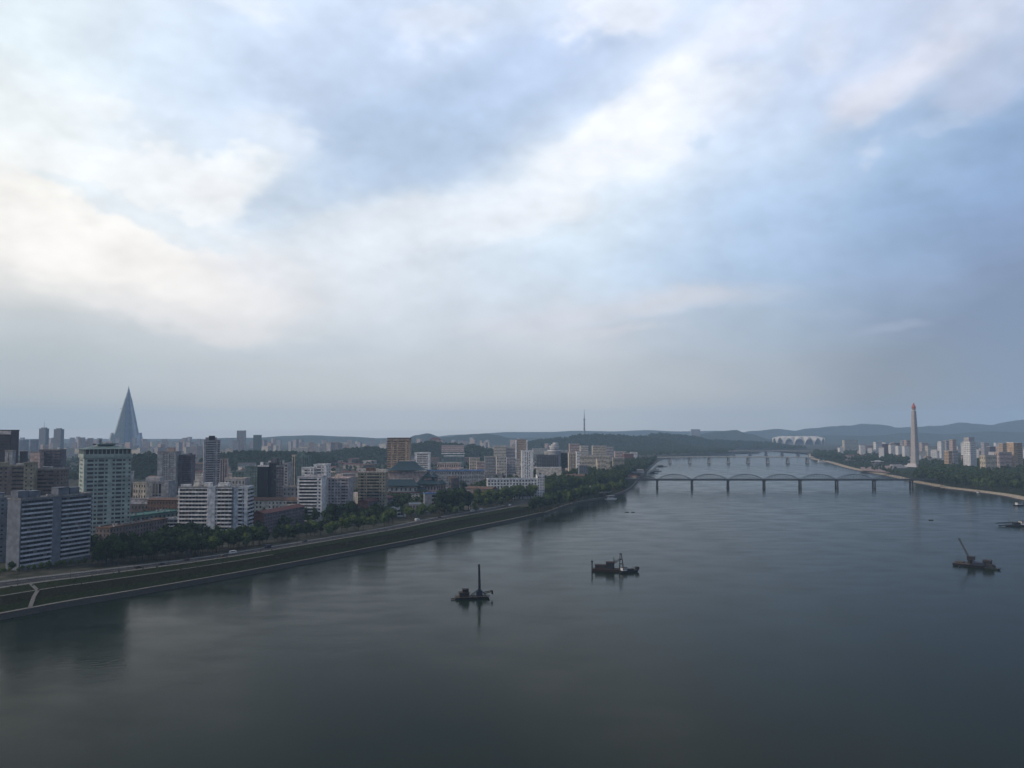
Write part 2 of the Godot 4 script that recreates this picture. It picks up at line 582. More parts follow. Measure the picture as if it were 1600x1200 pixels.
# A block whose front left corner stands at o.position; x runs along the front, z towards the viewer.
func block(o: Node3D, w: float, d: float, h: float, floors: int, wall: Material, front: Array, side: Array, each: bool, opt := {}) -> void:
	var mb := Mb.new()
	var panes := []
	var bal := []
	var off: Vector3 = opt.get("off", Vector3.ZERO)
	var foot: float = opt.get("foot", 3.2)
	var deep: bool = opt.get("deep", each)
	facade(mb, panes, bal, off, Vector3.RIGHT, Vector3.BACK, w, foot, h, floors, front, deep)
	facade(mb, panes, bal, off + Vector3(w, 0, 0), Vector3.FORWARD, Vector3.RIGHT, d, foot, h, floors, opt.get("right", side), deep)
	if opt.has("left_mat"):
		var ew := Mb.new()
		facade(ew, panes, bal, off + Vector3(0, 0, -d), Vector3.BACK, Vector3.LEFT, d, foot, h, floors, opt.get("left", side), deep)
		part(o, "end_wall", ew, opt.left_mat)
	else:
		facade(mb, panes, bal, off + Vector3(0, 0, -d), Vector3.BACK, Vector3.LEFT, d, foot, h, floors, opt.get("left", side), deep)
	mb.quad(off + Vector3(w, 0, -d), off + Vector3(0, 0, -d), off + Vector3(0, h, -d), off + Vector3(w, h, -d), Vector3.FORWARD)
	part(o, opt.get("wall_name", "wall"), mb, wall)
	if bal.size() > 0:
		var many := Mb.new()
		for b in bal:
			var bs := Basis(b[2], Vector3.UP, b[3])
			if each:
				var one := Mb.new()
				one.box(b[0], b[1], bs)
				part(o, "balcony", one, opt.get("balcony", wall))
			else:
				many.box(b[0], b[1], bs)
		if not each:
			var g := part(o, "balcony_bands", many, opt.get("balcony", wall))
			g.set_meta("kind", "stuff")
	add_panes(o, panes, each)
	var rm: Material = opt.get("roof_mat", M.roofgrey)
	var r := Mb.new()
	var over: float = opt.get("over", 0.35)
	match opt.get("roof", "flat"):
		"flat":
			# slab with a low parapet round it
			r.box(off + Vector3(w * 0.5, h + 0.2, -d * 0.5), Vector3(w + over * 2, 0.4, d + over * 2))
			for k in [[w * 0.5, over - 0.15, w + over * 2, 0.3], [w * 0.5, -d - over + 0.15, w + over * 2, 0.3]]:
				r.box(off + Vector3(k[0], h + 0.75, k[1]), Vector3(k[2], 0.7, k[3]))
			for k in [-over + 0.15, w + over - 0.15]:
				r.box(off + Vector3(k, h + 0.75, -d * 0.5), Vector3(0.3, 0.7, d + over * 2 - 0.62))
		"hip":
			var e: float = opt.get("eave", 0.8)
			hip_roof(r, off.x - e, off.x + w + e, off.z - d - e, off.z + e, off.y + h, off.y + h + opt.get("rise", 3.5), 1.0)
		"gable":
			var e := 0.7
			var rise: float = opt.get("rise", 3.5)
			var x0 := off.x - 0.3
			var x1 := off.x + w + 0.3
			var zf := off.z + e
			var zb := off.z - d - e
			var zm := off.z - d * 0.5
			var y := off.y + h
			r.flat(Vector3(x0, y, zf), Vector3(x1, y, zf), Vector3(x1, y + rise, zm), Vector3(x0, y + rise, zm), Vector3(0, 1, 1))
			r.flat(Vector3(x0, y, zb), Vector3(x1, y, zb), Vector3(x1, y + rise, zm), Vector3(x0, y + rise, zm), Vector3(0, 1, -1))
			r.flat3(Vector3(x0, y, zf), Vector3(x0, y, zb), Vector3(x0, y + rise, zm), Vector3.LEFT)
			r.flat3(Vector3(x1, y, zf), Vector3(x1, y, zb), Vector3(x1, y + rise, zm), Vector3.RIGHT)
			r.quad(Vector3(x0, y, zf), Vector3(x1, y, zf), Vector3(x1, y, zb), Vector3(x0, y, zb), Vector3.DOWN)
	var ro := part(o, "roof", r, rm)
	if each and opt.get("roof", "flat") == "flat" and w > 9.0:
		# vents, tanks and aerials left about on the roof
		var vents := Mb.new()
		for i in int(w / 5.0) + 2:
			var s := Vector3(rng.randf_range(0.6, 2.0), rng.randf_range(0.5, 1.8), rng.randf_range(0.6, 1.8))
			vents.box(off + Vector3(rng.randf_range(1.5, w - 1.5), h + 0.4 + s.y * 0.5, -rng.randf_range(1.2, d - 1.2)), s)
		part(ro, "roof_vents", vents, M.concrete)
		var aerials := Mb.new()
		for i in 1 + int(w / 18.0):
			var foot_at := off + Vector3(rng.randf_range(1.5, w - 1.5), h + 0.4, -rng.randf_range(1.2, d - 1.2))
			var tall := rng.randf_range(2.5, 5.5)
			aerials.tube(foot_at, foot_at + Vector3(0, tall, 0), 0.09, 0.06, 4)
			for j in 3:
				aerials.tube(foot_at + Vector3(-0.8, tall - 0.3 - j * 0.5, 0), foot_at + Vector3(0.8, tall - 0.3 - j * 0.5, 0), 0.05, 0.05, 3)
		part(ro, "aerials", aerials, M.steel)
	for k in opt.get("tops", []):   # [x share, z share, wide, deep, tall, material]
		var t := Mb.new()
		t.box(Vector3(off.x + w * k[0], off.y + h + 0.4 + k[4] * 0.5, off.z - d * k[1]), Vector3(k[2], k[4], k[3]))
		t.box(Vector3(off.x + w * k[0], off.y + h + 0.5 + k[4], off.z - d * k[1]), Vector3(k[2] + 0.5, 0.25, k[3] + 0.5))
		part(ro, "roof_house", t, k[5])

# hipped roof with sagging slopes (sag 1 straight, above 1 curved)
func hip_roof(r: Mb, x0: float, x1: float, z0: float, z1: float, y0: float, y1: float, sag: float, lift := 0.0) -> void:
	var steps := 1 if sag == 1.0 else 5
	var half := minf(z1 - z0, x1 - x0) * 0.5
	var ring := []
	for s in steps + 1:
		var t := float(s) / steps
		var inset := half * t
		var y := y0 + (y1 - y0) * pow(t, sag)
		var up := lift * pow(1.0 - t, 2.0)
		var xm := (x0 + x1) * 0.5
		var zm := (z0 + z1) * 0.5
		# corners curl up, mid-edges stay low
		ring.append([Vector3(x0 + inset, y + up, z1 - inset), Vector3(xm, y, z1 - inset), Vector3(x1 - inset, y + up, z1 - inset), Vector3(x1 - inset, y, zm), Vector3(x1 - inset, y + up, z0 + inset), Vector3(xm, y, z0 + inset), Vector3(x0 + inset, y + up, z0 + inset), Vector3(x0 + inset, y, zm)])
	var mid := Vector3((x0 + x1) * 0.5, y0, (z0 + z1) * 0.5)
	for s in steps:
		for i in 8:
			var j := (i + 1) % 8
			var a: Vector3 = ring[s][i]
			var b: Vector3 = ring[s][j]
			var e: Vector3 = ring[s + 1][j]
			var f: Vector3 = ring[s + 1][i]
			var out := (a + b) * 0.5 - mid + Vector3(0, 8, 0)
			if e.distance_to(f) < 0.01:
				r.flat3(a, b, e, out)
			else:
				r.flat3(a, b, e, out)
				r.flat3(a, e, f, out)
	# soffit
	r.quad(ring[0][0] + Vector3(0, -0.02, 0), ring[0][2] + Vector3(0, -0.02, 0), ring[0][4] + Vector3(0, -0.02, 0), ring[0][6] + Vector3(0, -0.02, 0), Vector3.DOWN)

func tower(called: String, label: String, px: float, depth: float, w: float, d: float, top: float, yaw: float, floors: int, wall: Material, front: Array, side: Array, opt := {}) -> Node3D:
	var lv: float = opt.get("level", LAND)
	var o := thing(called, label, opt.get("category", "building"), place(px, depth, lv), yaw, opt.get("group", ""))
	var h: float = height_at(top, depth) - lv if not opt.has("h") else opt.h
	block(o, w, d, h, floors, wall, front, side, opt.get("each", depth < 940.0), opt)
	return o


func left_city() -> void:
	var t: Node3D
	var n1 := [[1, "n"]]
	# --- front row by the embankment ---
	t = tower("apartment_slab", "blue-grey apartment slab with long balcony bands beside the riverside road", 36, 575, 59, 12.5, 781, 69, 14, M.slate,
		[[0.8, "n"], [23, "b", 9, 0.56], [7, "n"], [24, "b", 10, 0.56], [0.8, "n"]], n1,
		{"foot": 3.0, "left": [[1, "n"]], "balcony": M.bluewhite, "tops": [[0.06, 0.45, 8, 7, 5.2, M.slate], [0.22, 0.5, 9, 7, 4.6, M.slate], [0.62, 0.5, 9, 7, 5.6, M.slate], [0.78, 0.5, 8, 7, 5.0, M.slate]]})
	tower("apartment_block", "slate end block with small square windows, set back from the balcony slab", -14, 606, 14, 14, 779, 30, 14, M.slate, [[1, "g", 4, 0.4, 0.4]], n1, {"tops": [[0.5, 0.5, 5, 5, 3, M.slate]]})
	t = tower("green_tower", "tall pale mint-green apartment tower with glazed rooftop terrace and dark green roof", 133, 690, 36, 27, 716, 35, 20, M.mint,
		[[2, "n"], [5.5, "g", 1, 0.86, 0.54], [3, "g", 1, 0.66, 0.46], [5, "g", 1, 0.86, 0.54], [3, "g", 1, 0.66, 0.46], [2.6, "n"], [3, "g", 1, 0.66, 0.46], [5, "g", 1, 0.86, 0.54], [3, "g", 1, 0.66, 0.46], [1.5, "n"], [2.5, "g", 1, 0.6, 0.4]],
		[[5, "n"], [4.5, "g", 1, 0.72, 0.5], [4, "g", 1, 0.55, 0.42], [4, "g", 1, 0.55, 0.42], [6, "n"]], {"roof_mat": M.mint, "over": 0.8})
	var g := Mb.new()
	var h := height_at(716, 690) - LAND
	# rooftop terrace: columns, dark glass behind, a hipped green roof
	for i in 12:
		g.box(Vector3(0.5 + i * 3.18, h + 5.2, 0.2), Vector3(0.7, 4.2, 0.7))
	for i in 9:
		g.box(Vector3(-0.4, h + 5.2, -i * 3.2 - 0.6), Vector3(0.7, 4.2, 0.7))
	g.box(Vector3(18, h + 2.0, -13.5), Vector3(37.5, 2.4, 28.5))
	part(t, "terrace_columns", g, M.mint)
	g = Mb.new()
	g.box(Vector3(18, h + 5.2, -13.5), Vector3(34.5, 4.0, 25.5))
	part(t, "terrace_glass", g, M.pane[0])
	g = Mb.new()
	hip_roof(g, -1.8, 37.8, -29, 2, h + 7.3, h + 10.4, 1.0)
	g.box(Vector3(18, h + 11.0, -13.5), Vector3(14, 1.4, 9))
	part(t, "terrace_roof", g, M.teal)
	# tower crane standing behind the terrace
	var cr := thing("tower_crane", "dark tower crane with long level jib beside the mint-green tower roof", "crane", place(157, 745, LAND))
	g = Mb.new()
	var ch := height_at(686, 745) - LAND
	for sx in [-0.7, 0.7]:
		for sz in [-0.7, 0.7]:
			g.tube(Vector3(sx, 0, sz), Vector3(sx, ch, sz), 0.18, 0.18, 5)
	for i in 28:
		var y0 := ch * i / 28.0
		g.tube(Vector3(-0.7, y0, 0.7), Vector3(0.7, y0 + ch / 28.0, 0.7), 0.1, 0.1, 4)
		g.tube(Vector3(0.7, y0, -0.7), Vector3(0.7, y0 + ch / 28.0, 0.7), 0.1, 0.1, 4)
	part(cr, "mast", g, M.steel)
	g = Mb.new()
	var jy := height_at(694, 745) - LAND
	g.tube(Vector3(0, jy, 0), Vector3(17, jy + 0.2, 0), 0.28, 0.2, 6)
	g.tube(Vector3(0, jy + 1.3, 0), Vector3(17, jy + 0.4, 0), 0.2, 0.15, 6)
	for i in 9:
		g.tube(Vector3(i * 1.9, jy, 0), Vector3(i * 1.9 + 0.9, jy + 1.2 - i * 0.11, 0), 0.1, 0.1, 4)
	part(cr, "jib", g, M.steel)
	g = Mb.new()
	g.box(Vector3(-3.2, jy + 0.2, 0), Vector3(6.0, 0.6, 1.2))
	g.box(Vector3(-4.6, jy - 0.3, 0), Vector3(2.4, 1.5, 1.6))
	part(cr, "counterweight", g, M.steel)
	tower("office_block", "low dark brown office block with tall narrow windows, behind the riverside trees", 176, 675, 74, 13.5, 826, 77, 4, M.brown, [[1, "g", 20, 0.4, 0.6]], [[1, "g", 4, 0.4, 0.6]], {"roof_mat": M.roofbrown, "foot": 2.5})
	tower("green_roof_hall", "long low hall with a bright green roof behind the dark office block", 180, 735, 86, 22, 812, 70, 3, M.teal, [[1, "g", 16, 0.5, 0.5]], [[1, "g", 4, 0.5, 0.5]], {"roof_mat": M.roofgreen, "foot": 2.0})
	tower("glass_wing", "small blue-glazed wing at the end of the green roofed hall", 262, 765, 10, 9, 811, 8, 4, M.bluewhite, [[1, "b", 3, 0.6]], n1, {"foot": 2.0, "roof_mat": M.bluewhite})
	t = tower("white_slab", "white apartment slab with wide balcony bands and a plain blue-grey lift bay, above riverside trees", 281, 760, 27, 15, 762, 0, 11, M.white,
		[[25, "b", 9, 0.56]], [[1, "b", 3, 0.5]], {"foot": 5.0, "tops": [[0.15, 0.5, 8, 5, 2.0, M.white], [0.55, 0.4, 5, 5, 5.5, M.pale], [0.92, 0.4, 6, 6, 3.5, M.white]]})
	var hh := height_at(762, 760) - LAND
	block(t, 6.4, 15, hh, 11, M.bluewhite, [[1, "n"]], n1, true, {"off": Vector3(27, 0, 0.6), "wall_name": "lift_bay", "roof_mat": M.bluewhite})
	block(t, 15.2, 15, hh, 11, M.white, [[1.5, "g", 1, 0.5, 0.5], [11.5, "b", 4, 0.56]], n1, true, {"off": Vector3(33.4, 0, 0), "foot": 5.0, "wall_name": "wall", "tops": [[0.4, 0.4, 9, 6, 3.4, M.white]]})
	block(t, 15, 13, hh, 11, M.bluewhite, [[5, "n"], [4, "b", 1, 0.5], [2, "g", 1, 0.6, 0.62], [4, "n"]], [[1, "b", 3, 0.5]], true, {"off": Vector3(48.6, 0, -1.5), "foot": 5.0, "wall_name": "wall", "roof_mat": M.bluewhite})
	tower("long_housing_block", "long low housing block with dark red roof and brick gable, beside the riverside road", 415, 780, 80, 13, 803, 77, 5, M.plum, [[1, "g", 26, 0.5, 0.45]], n1, {"roof": "gable", "rise": 2.6, "roof_mat": M.roofred, "left_mat": M.brick, "foot": 1.6})
	tower("long_housing_block", "shorter housing block with dark red roof and brick gable, below the beige tower", 577, 918, 68, 13, 784, 75, 5, M.plum, [[1, "g", 22, 0.5, 0.45]], n1, {"roof": "gable", "rise": 2.6, "roof_mat": M.roofred, "foot": 1.6, "each": true, "left_mat": M.brick})
	tower("striped_block", "white block with bold black balcony stripes beside the long red roofed block", 466, 880, 25.6, 27, 746, 0, 12, M.white, [[1.2, "n"], [20, "b", 1, 0.56], [4.6, "g", 1, 0.45, 0.5]], [[1, "n"]], {"roof_mat": M.mauve, "foot": 4.0})
	tower("apartment_block", "pale block with neat square windows and pink roof edge beside the striped block", 513.5, 905, 22, 30, 748, 0, 12, M.mauve, [[3, "g", 1, 0.5, 0.5], [4, "g", 1, 0.6, 0.55], [3, "g", 1, 0.45, 0.45], [3, "g", 1, 0.5, 0.5], [0.8, "n"], [4.4, "b", 2, 0.5], [3, "g", 1, 0.55, 0.5]], [[4, "n"], [2, "s", 1, 0.5], [4, "n"]], {"roof_mat": M.pink, "over": 0.6, "foot": 4.0, "right": [[10, "n"], [1, "s", 1, 0.5], [10, "n"]]})
	tower("beige_tower", "beige apartment tower with dark balcony bands, above the shorter red roofed block", 560, 945, 31, 18, 738, 0, 13, M.olive, [[2.2, "g", 1, 0.55, 0.5], [3.5, "b", 1, 0.55], [3, "g", 1, 0.45, 0.5], [12, "b", 5, 0.52], [3, "g", 1, 0.45, 0.5], [3, "g", 1, 0.45, 0.5]], [[1, "g", 2, 0.4, 0.5]], {"each": true, "roof_mat": M.roofpale, "tops": [[0.42, 0.5, 10, 8, 4, M.roofbrown], [0.85, 0.5, 9, 7, 2.5, M.pale]]})
	tower("white_pavilion", "small white flat-roofed pavilion among trees beside the riverside road", 612, 925, 17, 10, 795, 20, 2, M.white, [[3, "n"], [3, "b", 2, 0.6], [1, "n"]], n1, {"roof_mat": M.white, "foot": 0.8})
	tower("riverside_house", "grey riverside office with a bright blue roof beside dark tall trees", 664, 985, 17, 12, 772, 12, 4, M.grey, [[3, "n"], [3, "b", 2, 0.5]], n1, {"roof_mat": M.roofblue, "foot": 2.0, "each": true})
	tower("white_canteen", "low building with white roof edge in front of the study palace", 641, 960, 13, 10, 788, 12, 2, M.pink, [[1, "g", 4, 0.5, 0.4]], n1, {"roof_mat": M.white, "foot": 1.0, "each": true})
	tower("small_house", "small pale house behind the tall dark riverside trees", 724, 1010, 7.5, 9, 768, 0, 3, M.pale, [[1, "g", 2, 0.4, 0.5]], n1, {"each": true})
	# --- second row ---
	t = tower("dark_tower", "dark brown glass tower with a pale top band behind the brown housing blocks", -24, 950, 30, 16, 673, 0, 26, M.umber, [[1, "b", 8, 0.4]], n1, {"roof_mat": M.umber, "each": false})
	g = Mb.new()
	g.box(Vector3(15, height_at(676, 950) - LAND, 0.3), Vector3(30.6, 4.2, 0.8))
	part(t, "crown_band", g, M.mauve)
	tower("dark_annex", "narrow navy annex beside the dark brown glass tower", 32, 1000, 4, 10, 706, 0, 16, M.black, n1, n1, {"each": false})
	tower("lift_tower", "pale grey lift tower against the dark brown glass tower", 9, 900, 8, 6, 705, 0, 14, M.grey, [[2, "n"], [1, "s", 1, 0.5], [2, "n"]], n1, {"each": false})
	tower("brown_housing_block", "brown-grey housing block with a beige stair column and scattered dark windows", -8, 770, 30, 14, 729, 12, 16, M.brown, [[6, "g", 3, 0.4, 0.4], [1.5, "n"], [7, "b", 4, 0.4]], [[1, "g", 3, 0.4, 0.4]], {"each": true, "roof_mat": M.olive, "tops": [[0.2, 0.5, 8, 6, 3, M.olive], [0.7, 0.5, 7, 6, 2, M.roofpale]]})
	tower("stair_column", "olive beige stair column with single windows between brown housing wings", 39, 762, 8.5, 10, 724, 12, 17, M.olive, [[1, "g", 2, 0.32, 0.4]], n1, {"each": true, "roof_mat": M.olive})
	tower("brown_housing_block", "brown-grey housing wing with ribbed balconies beside the mint-green tower", 54, 775, 26, 16, 734, 12, 16, M.brown, [[1, "g", 2, 0.35, 0.4], [7, "b", 7, 0.42], [1, "n"], [3, "g", 2, 0.35, 0.4]], [[1, "g", 3, 0.4, 0.4]], {"each": true, "tops": [[0.35, 0.5, 9, 5, 2, M.grey]]})
	tower("pink_block", "plain dusty-pink housing block behind the brown wings", 48, 1080, 13, 14, 707, 0, 17, M.pink, n1, n1, {"each": false})
	tower("banded_block", "grey-violet housing block with thin balcony bands behind the brown wings", 62, 1090, 28, 14, 703, 0, 18, M.plum, [[3, "n"], [10, "b", 4, 0.4], [2, "n"], [6, "b", 3, 0.4]], n1, {"each": false, "tops": [[0.8, 0.4, 2, 2, 2.5, M.white]]})
	tower("white_banded_block", "small pale mauve block with dark ribbon windows right behind the mint-green tower", 188, 905, 12, 9, 738, 0, 14, M.mauve, [[1, "n"], [8, "b", 3, 0.45], [2.2, "n"]], [[1, "n"]], {"each": true, "roof_mat": M.mauve})
	tower("cream_office", "cream office with rows of square windows behind the green roofed hall", 210, 905, 14, 12, 755, 0, 6, M.beige, [[1, "g", 5, 0.45, 0.5]], n1, {"each": true, "roof_mat": M.beige, "foot": 4.0})
	tower("grey_theatre", "grey stepped hall with a tall dark glass porch between cream office and ribbed tower", 229, 930, 26, 22, 753, 0, 3, M.grey, [[7, "n"], [9, "s", 3, 0.8], [7, "n"]], n1, {"each": true, "roof_mat": M.grey, "foot": 1.0, "tops": [[0.2, 0.6, 16, 12, 4, M.mauve]]})
	tower("low_brown_row", "long low row with ochre-brown roof and small windows beside the white slab", 233, 850, 34, 12, 781, -4, 4, M.roofbrown, [[1, "g", 11, 0.45, 0.42]], n1, {"each": true, "roof": "gable", "rise": 2.0, "roof_mat": M.roofbrown, "foot": 2.0})
	tower("low_grey_row", "long low sheds with grey-brown roof and a blue awning beside the mint-green tower", 186, 850, 34, 14, 788, 4, 3, M.brown, [[1, "g", 10, 0.45, 0.42]], n1, {"each": true, "roof_mat": M.mauve, "foot": 2.0})
	tower("flat_shed", "flat-roofed dusty shed with wide mauve roof behind the low sheds", 190, 895, 40, 26, 780, 0, 2, M.mauve, [[1, "g", 8, 0.45, 0.42]], n1, {"each": true, "roof_mat": M.mauve, "foot": 2.0})
	t = tower("ribbed_tower", "tall dark grey tower with vertical ribs, darker banded wing and square rooftop room", 247, 1000, 22, 18, 707, 4, 24, M.grey, [[5, "n"], [1, "s", 1, 0.6], [4, "g", 2, 0.5, 0.5], [1, "n"], [1, "s", 1, 0.6], [4, "g", 2, 0.45, 0.45], [2, "n"]], n1, {"each": false, "deep": true, "tops": [[0.62, 0.4, 8, 7, 5, M.pink]], "roof_mat": M.roofgrey})
	block(t, 15, 16, height_at(712, 1012) - LAND, 23, M.plum, [[4, "n"], [7, "b", 3, 0.4], [2, "g", 1, 0.5, 0.4]], n1, false, {"off": Vector3(22.2, 0, -8), "wall_name": "wing", "roof_mat": M.darkgrey, "tops": [[0.8, 0.4, 3, 3, 2.5, M.darkgrey]]})
	t = tower("balcony_tower", "slim tall grey tower with pale left edge and dark rooftop box, behind the white slab", 319, 1100, 20, 17, 689, 22, 26, M.mauve, [[2, "n"], [1.6, "g", 1, 0.6, 0.5], [6, "b", 3, 0.42], [2, "g", 1, 0.5, 0.45], [1.5, "n"], [2, "b", 1, 0.42]], [[1, "n"]], {"each": false, "deep": true, "roof_mat": M.mauve, "tops": [[0.45, 0.5, 14, 10, 4.0, M.mauve], [0.5, 0.25, 7.5, 6, 6.2, M.umber]], "left": [[1, "n"]]})
	tower("thin_pink_tower", "slim dusty-pink tower with pale vertical strips beside the slim balcony tower", 345, 1230, 10, 12, 717, 10, 18, M.pink, [[1, "s", 3, 0.5]], n1, {"each": false})
	tower("teal_block", "stepped grey-green block with dark square windows beside the black tower", 364, 945, 17, 18, 738, 0, 15, M.teal, [[1, "g", 5, 0.4, 0.4]], n1, {"each": true, "roof_mat": M.teal})
	tower("teal_block", "taller plain grey-green block between the stepped block and the black tower", 384, 940, 13.5, 18, 730, 0, 16, M.teal, [[2, "n"], [4, "g", 3, 0.35, 0.4]], n1, {"each": true, "roof_mat": M.teal})
	tower("shabby_roof_house", "low house with broken pinkish roof behind the white slab", 353, 870, 22, 12, 748, -8, 6, M.grey, [[1, "g", 6, 0.4, 0.4]], n1, {"each": true, "roof_mat": M.roofpale})
	t = tower("black_tower", "black glass tower with white rooftop clutter, behind the pale low building", 403.5, 905, 12, 20, 729, 0, 18, M.black, [[1, "n"]], [[1, "n"]], {"each": true, "roof_mat": M.white, "tops": [[0.25, 0.3, 3, 4, 4.0, M.white], [0.6, 0.5, 4, 5, 3.2, M.grey], [0.85, 0.6, 3, 5, 5.0, M.white]]})
	block(t, 8, 20, height_at(724, 905) - LAND, 18, M.black, [[2, "n"], [6, "g", 2, 0.6, 0.5]], n1, true, {"off": Vector3(12.2, 0, -0.8), "roof_mat": M.darkgrey, "tops": [[0.5, 0.4, 6, 8, 5, M.darkgrey]]})
	block(t, 8, 20, height_at(729, 905) - LAND, 18, M.darkgrey, [[6, "g", 3, 0.6, 0.5]], n1, true, {"off": Vector3(20.4, 0, 0), "roof_mat": M.grey, "tops": [[0.3, 0.4, 2, 4, 5, M.grey], [0.7, 0.4, 2, 4, 6, M.grey]]})
	block(t, 4.6, 18, height_at(725, 905) - LAND, 18, M.grey, [[1, "g", 1, 0.5, 0.5]], n1, true, {"off": Vector3(28.6, 0, 0.3), "wall_name": "stair_column", "roof_mat": M.grey})
	t = tower("green_grey_slab", "dark green-grey slab with rooftop room and an end strip coloured pale for sunlight, beyond the black tower", 462, 1184, 19, 16, 713, 0, 17, M.teal, [[6, "s", 4, 0.4], [0.8, "n"], [6, "s", 3, 0.4]], n1, {"each": false, "roof_mat": M.teal, "tops": [[0.35, 0.5, 12, 9, 4.5, M.teal]]})
	block(t, 4.4, 14, height_at(712, 1184) - LAND, 18, M.beige, [[1, "n"], [1.6, "s", 1, 0.9], [1, "n"]], n1, false, {"off": Vector3(-4.6, 0, 0.4), "wall_name": "lit_end_strip", "roof_mat": M.beige})  # sunlit left face of the slab, put into a beige strip
	tower("blue_low_block", "low pale blue block with dark windows between black tower and striped block", 443, 890, 17, 10, 761, 0, 7, M.slate, [[1, "g", 4, 0.45, 0.5]], n1, {"each": true})
	tower("white_stepped_block", "lower white block with crisp dark windows behind the striped block", 472, 940, 14, 14, 732, 0, 15, M.white, [[2.5, "n"], [3, "b", 1, 0.45], [2.5, "g", 1, 0.5, 0.45], [2.5, "g", 1, 0.5, 0.45], [0.6, "n"]], n1, {"each": true, "roof_mat": M.white})
	tower("white_stepped_block", "taller white block with blue-grey side behind the striped block", 491, 942, 14, 24, 727, 0, 16, M.white, [[2, "g", 1, 0.4, 0.45], [3.5, "b", 1, 0.45], [3, "g", 1, 0.35, 0.4], [1, "n"]], [[1, "g", 2, 0.3, 0.5]], {"each": true, "roof_mat": M.white})
	tower("pale_school", "long pale four-storey building with brown roof behind the long red roofed block", 389, 880, 52, 14, 782, 0, 4, M.pale, [[4, "g", 4, 0.45, 0.5], [1.5, "n"], [5, "g", 5, 0.4, 0.45], [3, "b", 2, 0.5]], n1, {"each": true, "roof": "gable", "rise": 3.0, "roof_mat": M.roofbrown, "foot": 4.0})
	tower("brown_tower", "tall brown hotel-like tower with overhanging flat crown behind the study palace", 605, 1350, 36, 26, 688, 0, 26, M.tan, [[2.2, "b", 1, 0.45], [2.5, "g", 2, 0.4, 0.5], [2.2, "b", 1, 0.45], [1.2, "n"], [5, "b", 3, 0.42], [1.4, "n"], [1.8, "g", 1, 0.6, 0.5]], n1, {"each": false, "deep": true, "roof_mat": M.tan, "over": 1.4, "tops": [[0.5, 0.5, 36, 25, 3.6, M.brown]]})
	tower("glass_grid_block", "white-framed block with a grid of glass and plain white sides beside the brown tower", 648, 1500, 27, 22, 708, 0, 13, M.white, [[4, "n"], [18, "g", 8, 0.75, 0.7], [3, "n"]], n1, {"each": false, "deep": true, "roof_mat": M.white})
	tower("blue_roof_hall", "long grey hall with a thin bright blue roof beyond the study palace", 668, 1360, 92, 22, 736, 3, 4, M.grey, [[3, "g", 12, 0.5, 0.5], [2, "g", 5, 0.6, 0.6], [3, "g", 12, 0.5, 0.5]], n1, {"each": false, "roof_mat": M.roofblue, "over": 0.8, "foot": 2.0})
	tower("tan_block", "small tan block with bright lit storeys next to the blue-roofed hall", 673, 1300, 12, 10, 742, 0, 6, M.tan, [[1, "b", 2, 0.5]], n1, {"each": false})
	tower("grey_low_block", "pale grey low block full of small windows in front of the blue-roofed hall", 686, 1240, 14, 12, 745, 0, 6, M.grey, [[1, "g", 6, 0.5, 0.5]], n1, {"each": false})
	tower("orange_roof_hall", "low hall with pale orange roof in the quarter behind the blue-roofed hall", 684, 1620, 44, 20, 724, 0, 3, M.pink, [[1, "g", 10, 0.5, 0.5]], n1, {"each": false, "roof_mat": M.roofpale, "over": 0.8})
	tower("dark_roof_hall", "wide dark-roofed exhibition hall with white roof line below the wooded hill", 690, 2050, 55, 30, 709, 0, 2, M.teal, [[1, "g", 14, 0.5, 0.5]], n1, {"each": false, "roof_mat": M.white, "over": 1.0})
	tower("dark_roof_hall", "second lower exhibition hall with white roof line in front of the wide one", 694, 1980, 46, 24, 713, 0, 2, M.teal, [[1, "g", 14, 0.5, 0.5]], n1, {"each": false, "roof_mat": M.white, "over": 1.0})
	var k := 0
	for s in [[734, 1500, 18, 716, M.beige], [745, 1440, 14, 722, M.pink], [758, 1560, 20, 714, M.grey], [776, 1540, 18, 714, M.pale], [792, 1580, 16, 716, M.mauve], [801, 1640, 14, 718, M.pale]]:
		tower("striped_housing", "%s housing block with vertical window strips, %s of the row beyond the blue-roofed hall" % [["beige", "pink", "grey", "cream", "mauve", "pale"][k], ["first", "second", "third", "fourth", "fifth", "last"][k]], s[0], s[1], s[2], 14, s[3], 6, 8, s[4], [[1, "g", 6, 0.42, 0.4]], n1, {"each": false, "roof_mat": M.roofpale, "group": "housing row beyond the blue-roofed hall"})
		k += 1
	# long low school with square windows
	t = tower("square_window_school", "long white school with rows of big square windows among riverside trees", 762, 1165, 70, 12, 749, 8, 6, M.white, [[1, "g", 16, 0.58, 0.55]], [[1, "g", 3, 0.5, 0.5]], {"each": true, "roof_mat": M.white, "foot": 2.0})
	block(t, 10, 13, height_at(744, 1165) - LAND, 8, M.white, [[1, "g", 3, 0.5, 0.55]], n1, true, {"off": Vector3(70.2, 0, 1.0), "foot": 2.0, "roof_mat": M.white, "wall_name": "end_block"})
	tower("slotted_tower", "white tower with tall dark vertical slots above the square-windowed school", 815, 1250, 17.5, 20, 705, 2, 16, M.white, [[5, "n"], [1.2, "g", 1, 0.7, 0.6], [2.2, "n"], [1.2, "s", 1, 0.8], [1.4, "n"], [1.2, "g", 1, 0.7, 0.6], [5, "n"]], n1, {"each": true, "right": [[1, "g", 2, 0.5, 0.6]], "roof_mat": M.white})
	tower("dark_glass_block", "dark blue-glass office block with pale base beside the slotted white tower", 838, 1500, 40, 20, 712, 0, 6, M.darkgrey, [[2, "g", 2, 0.5, 0.6], [6, "s", 8, 0.75]], n1, {"each": false, "foot": 12.0, "deep": true, "roof_mat": M.darkgrey})
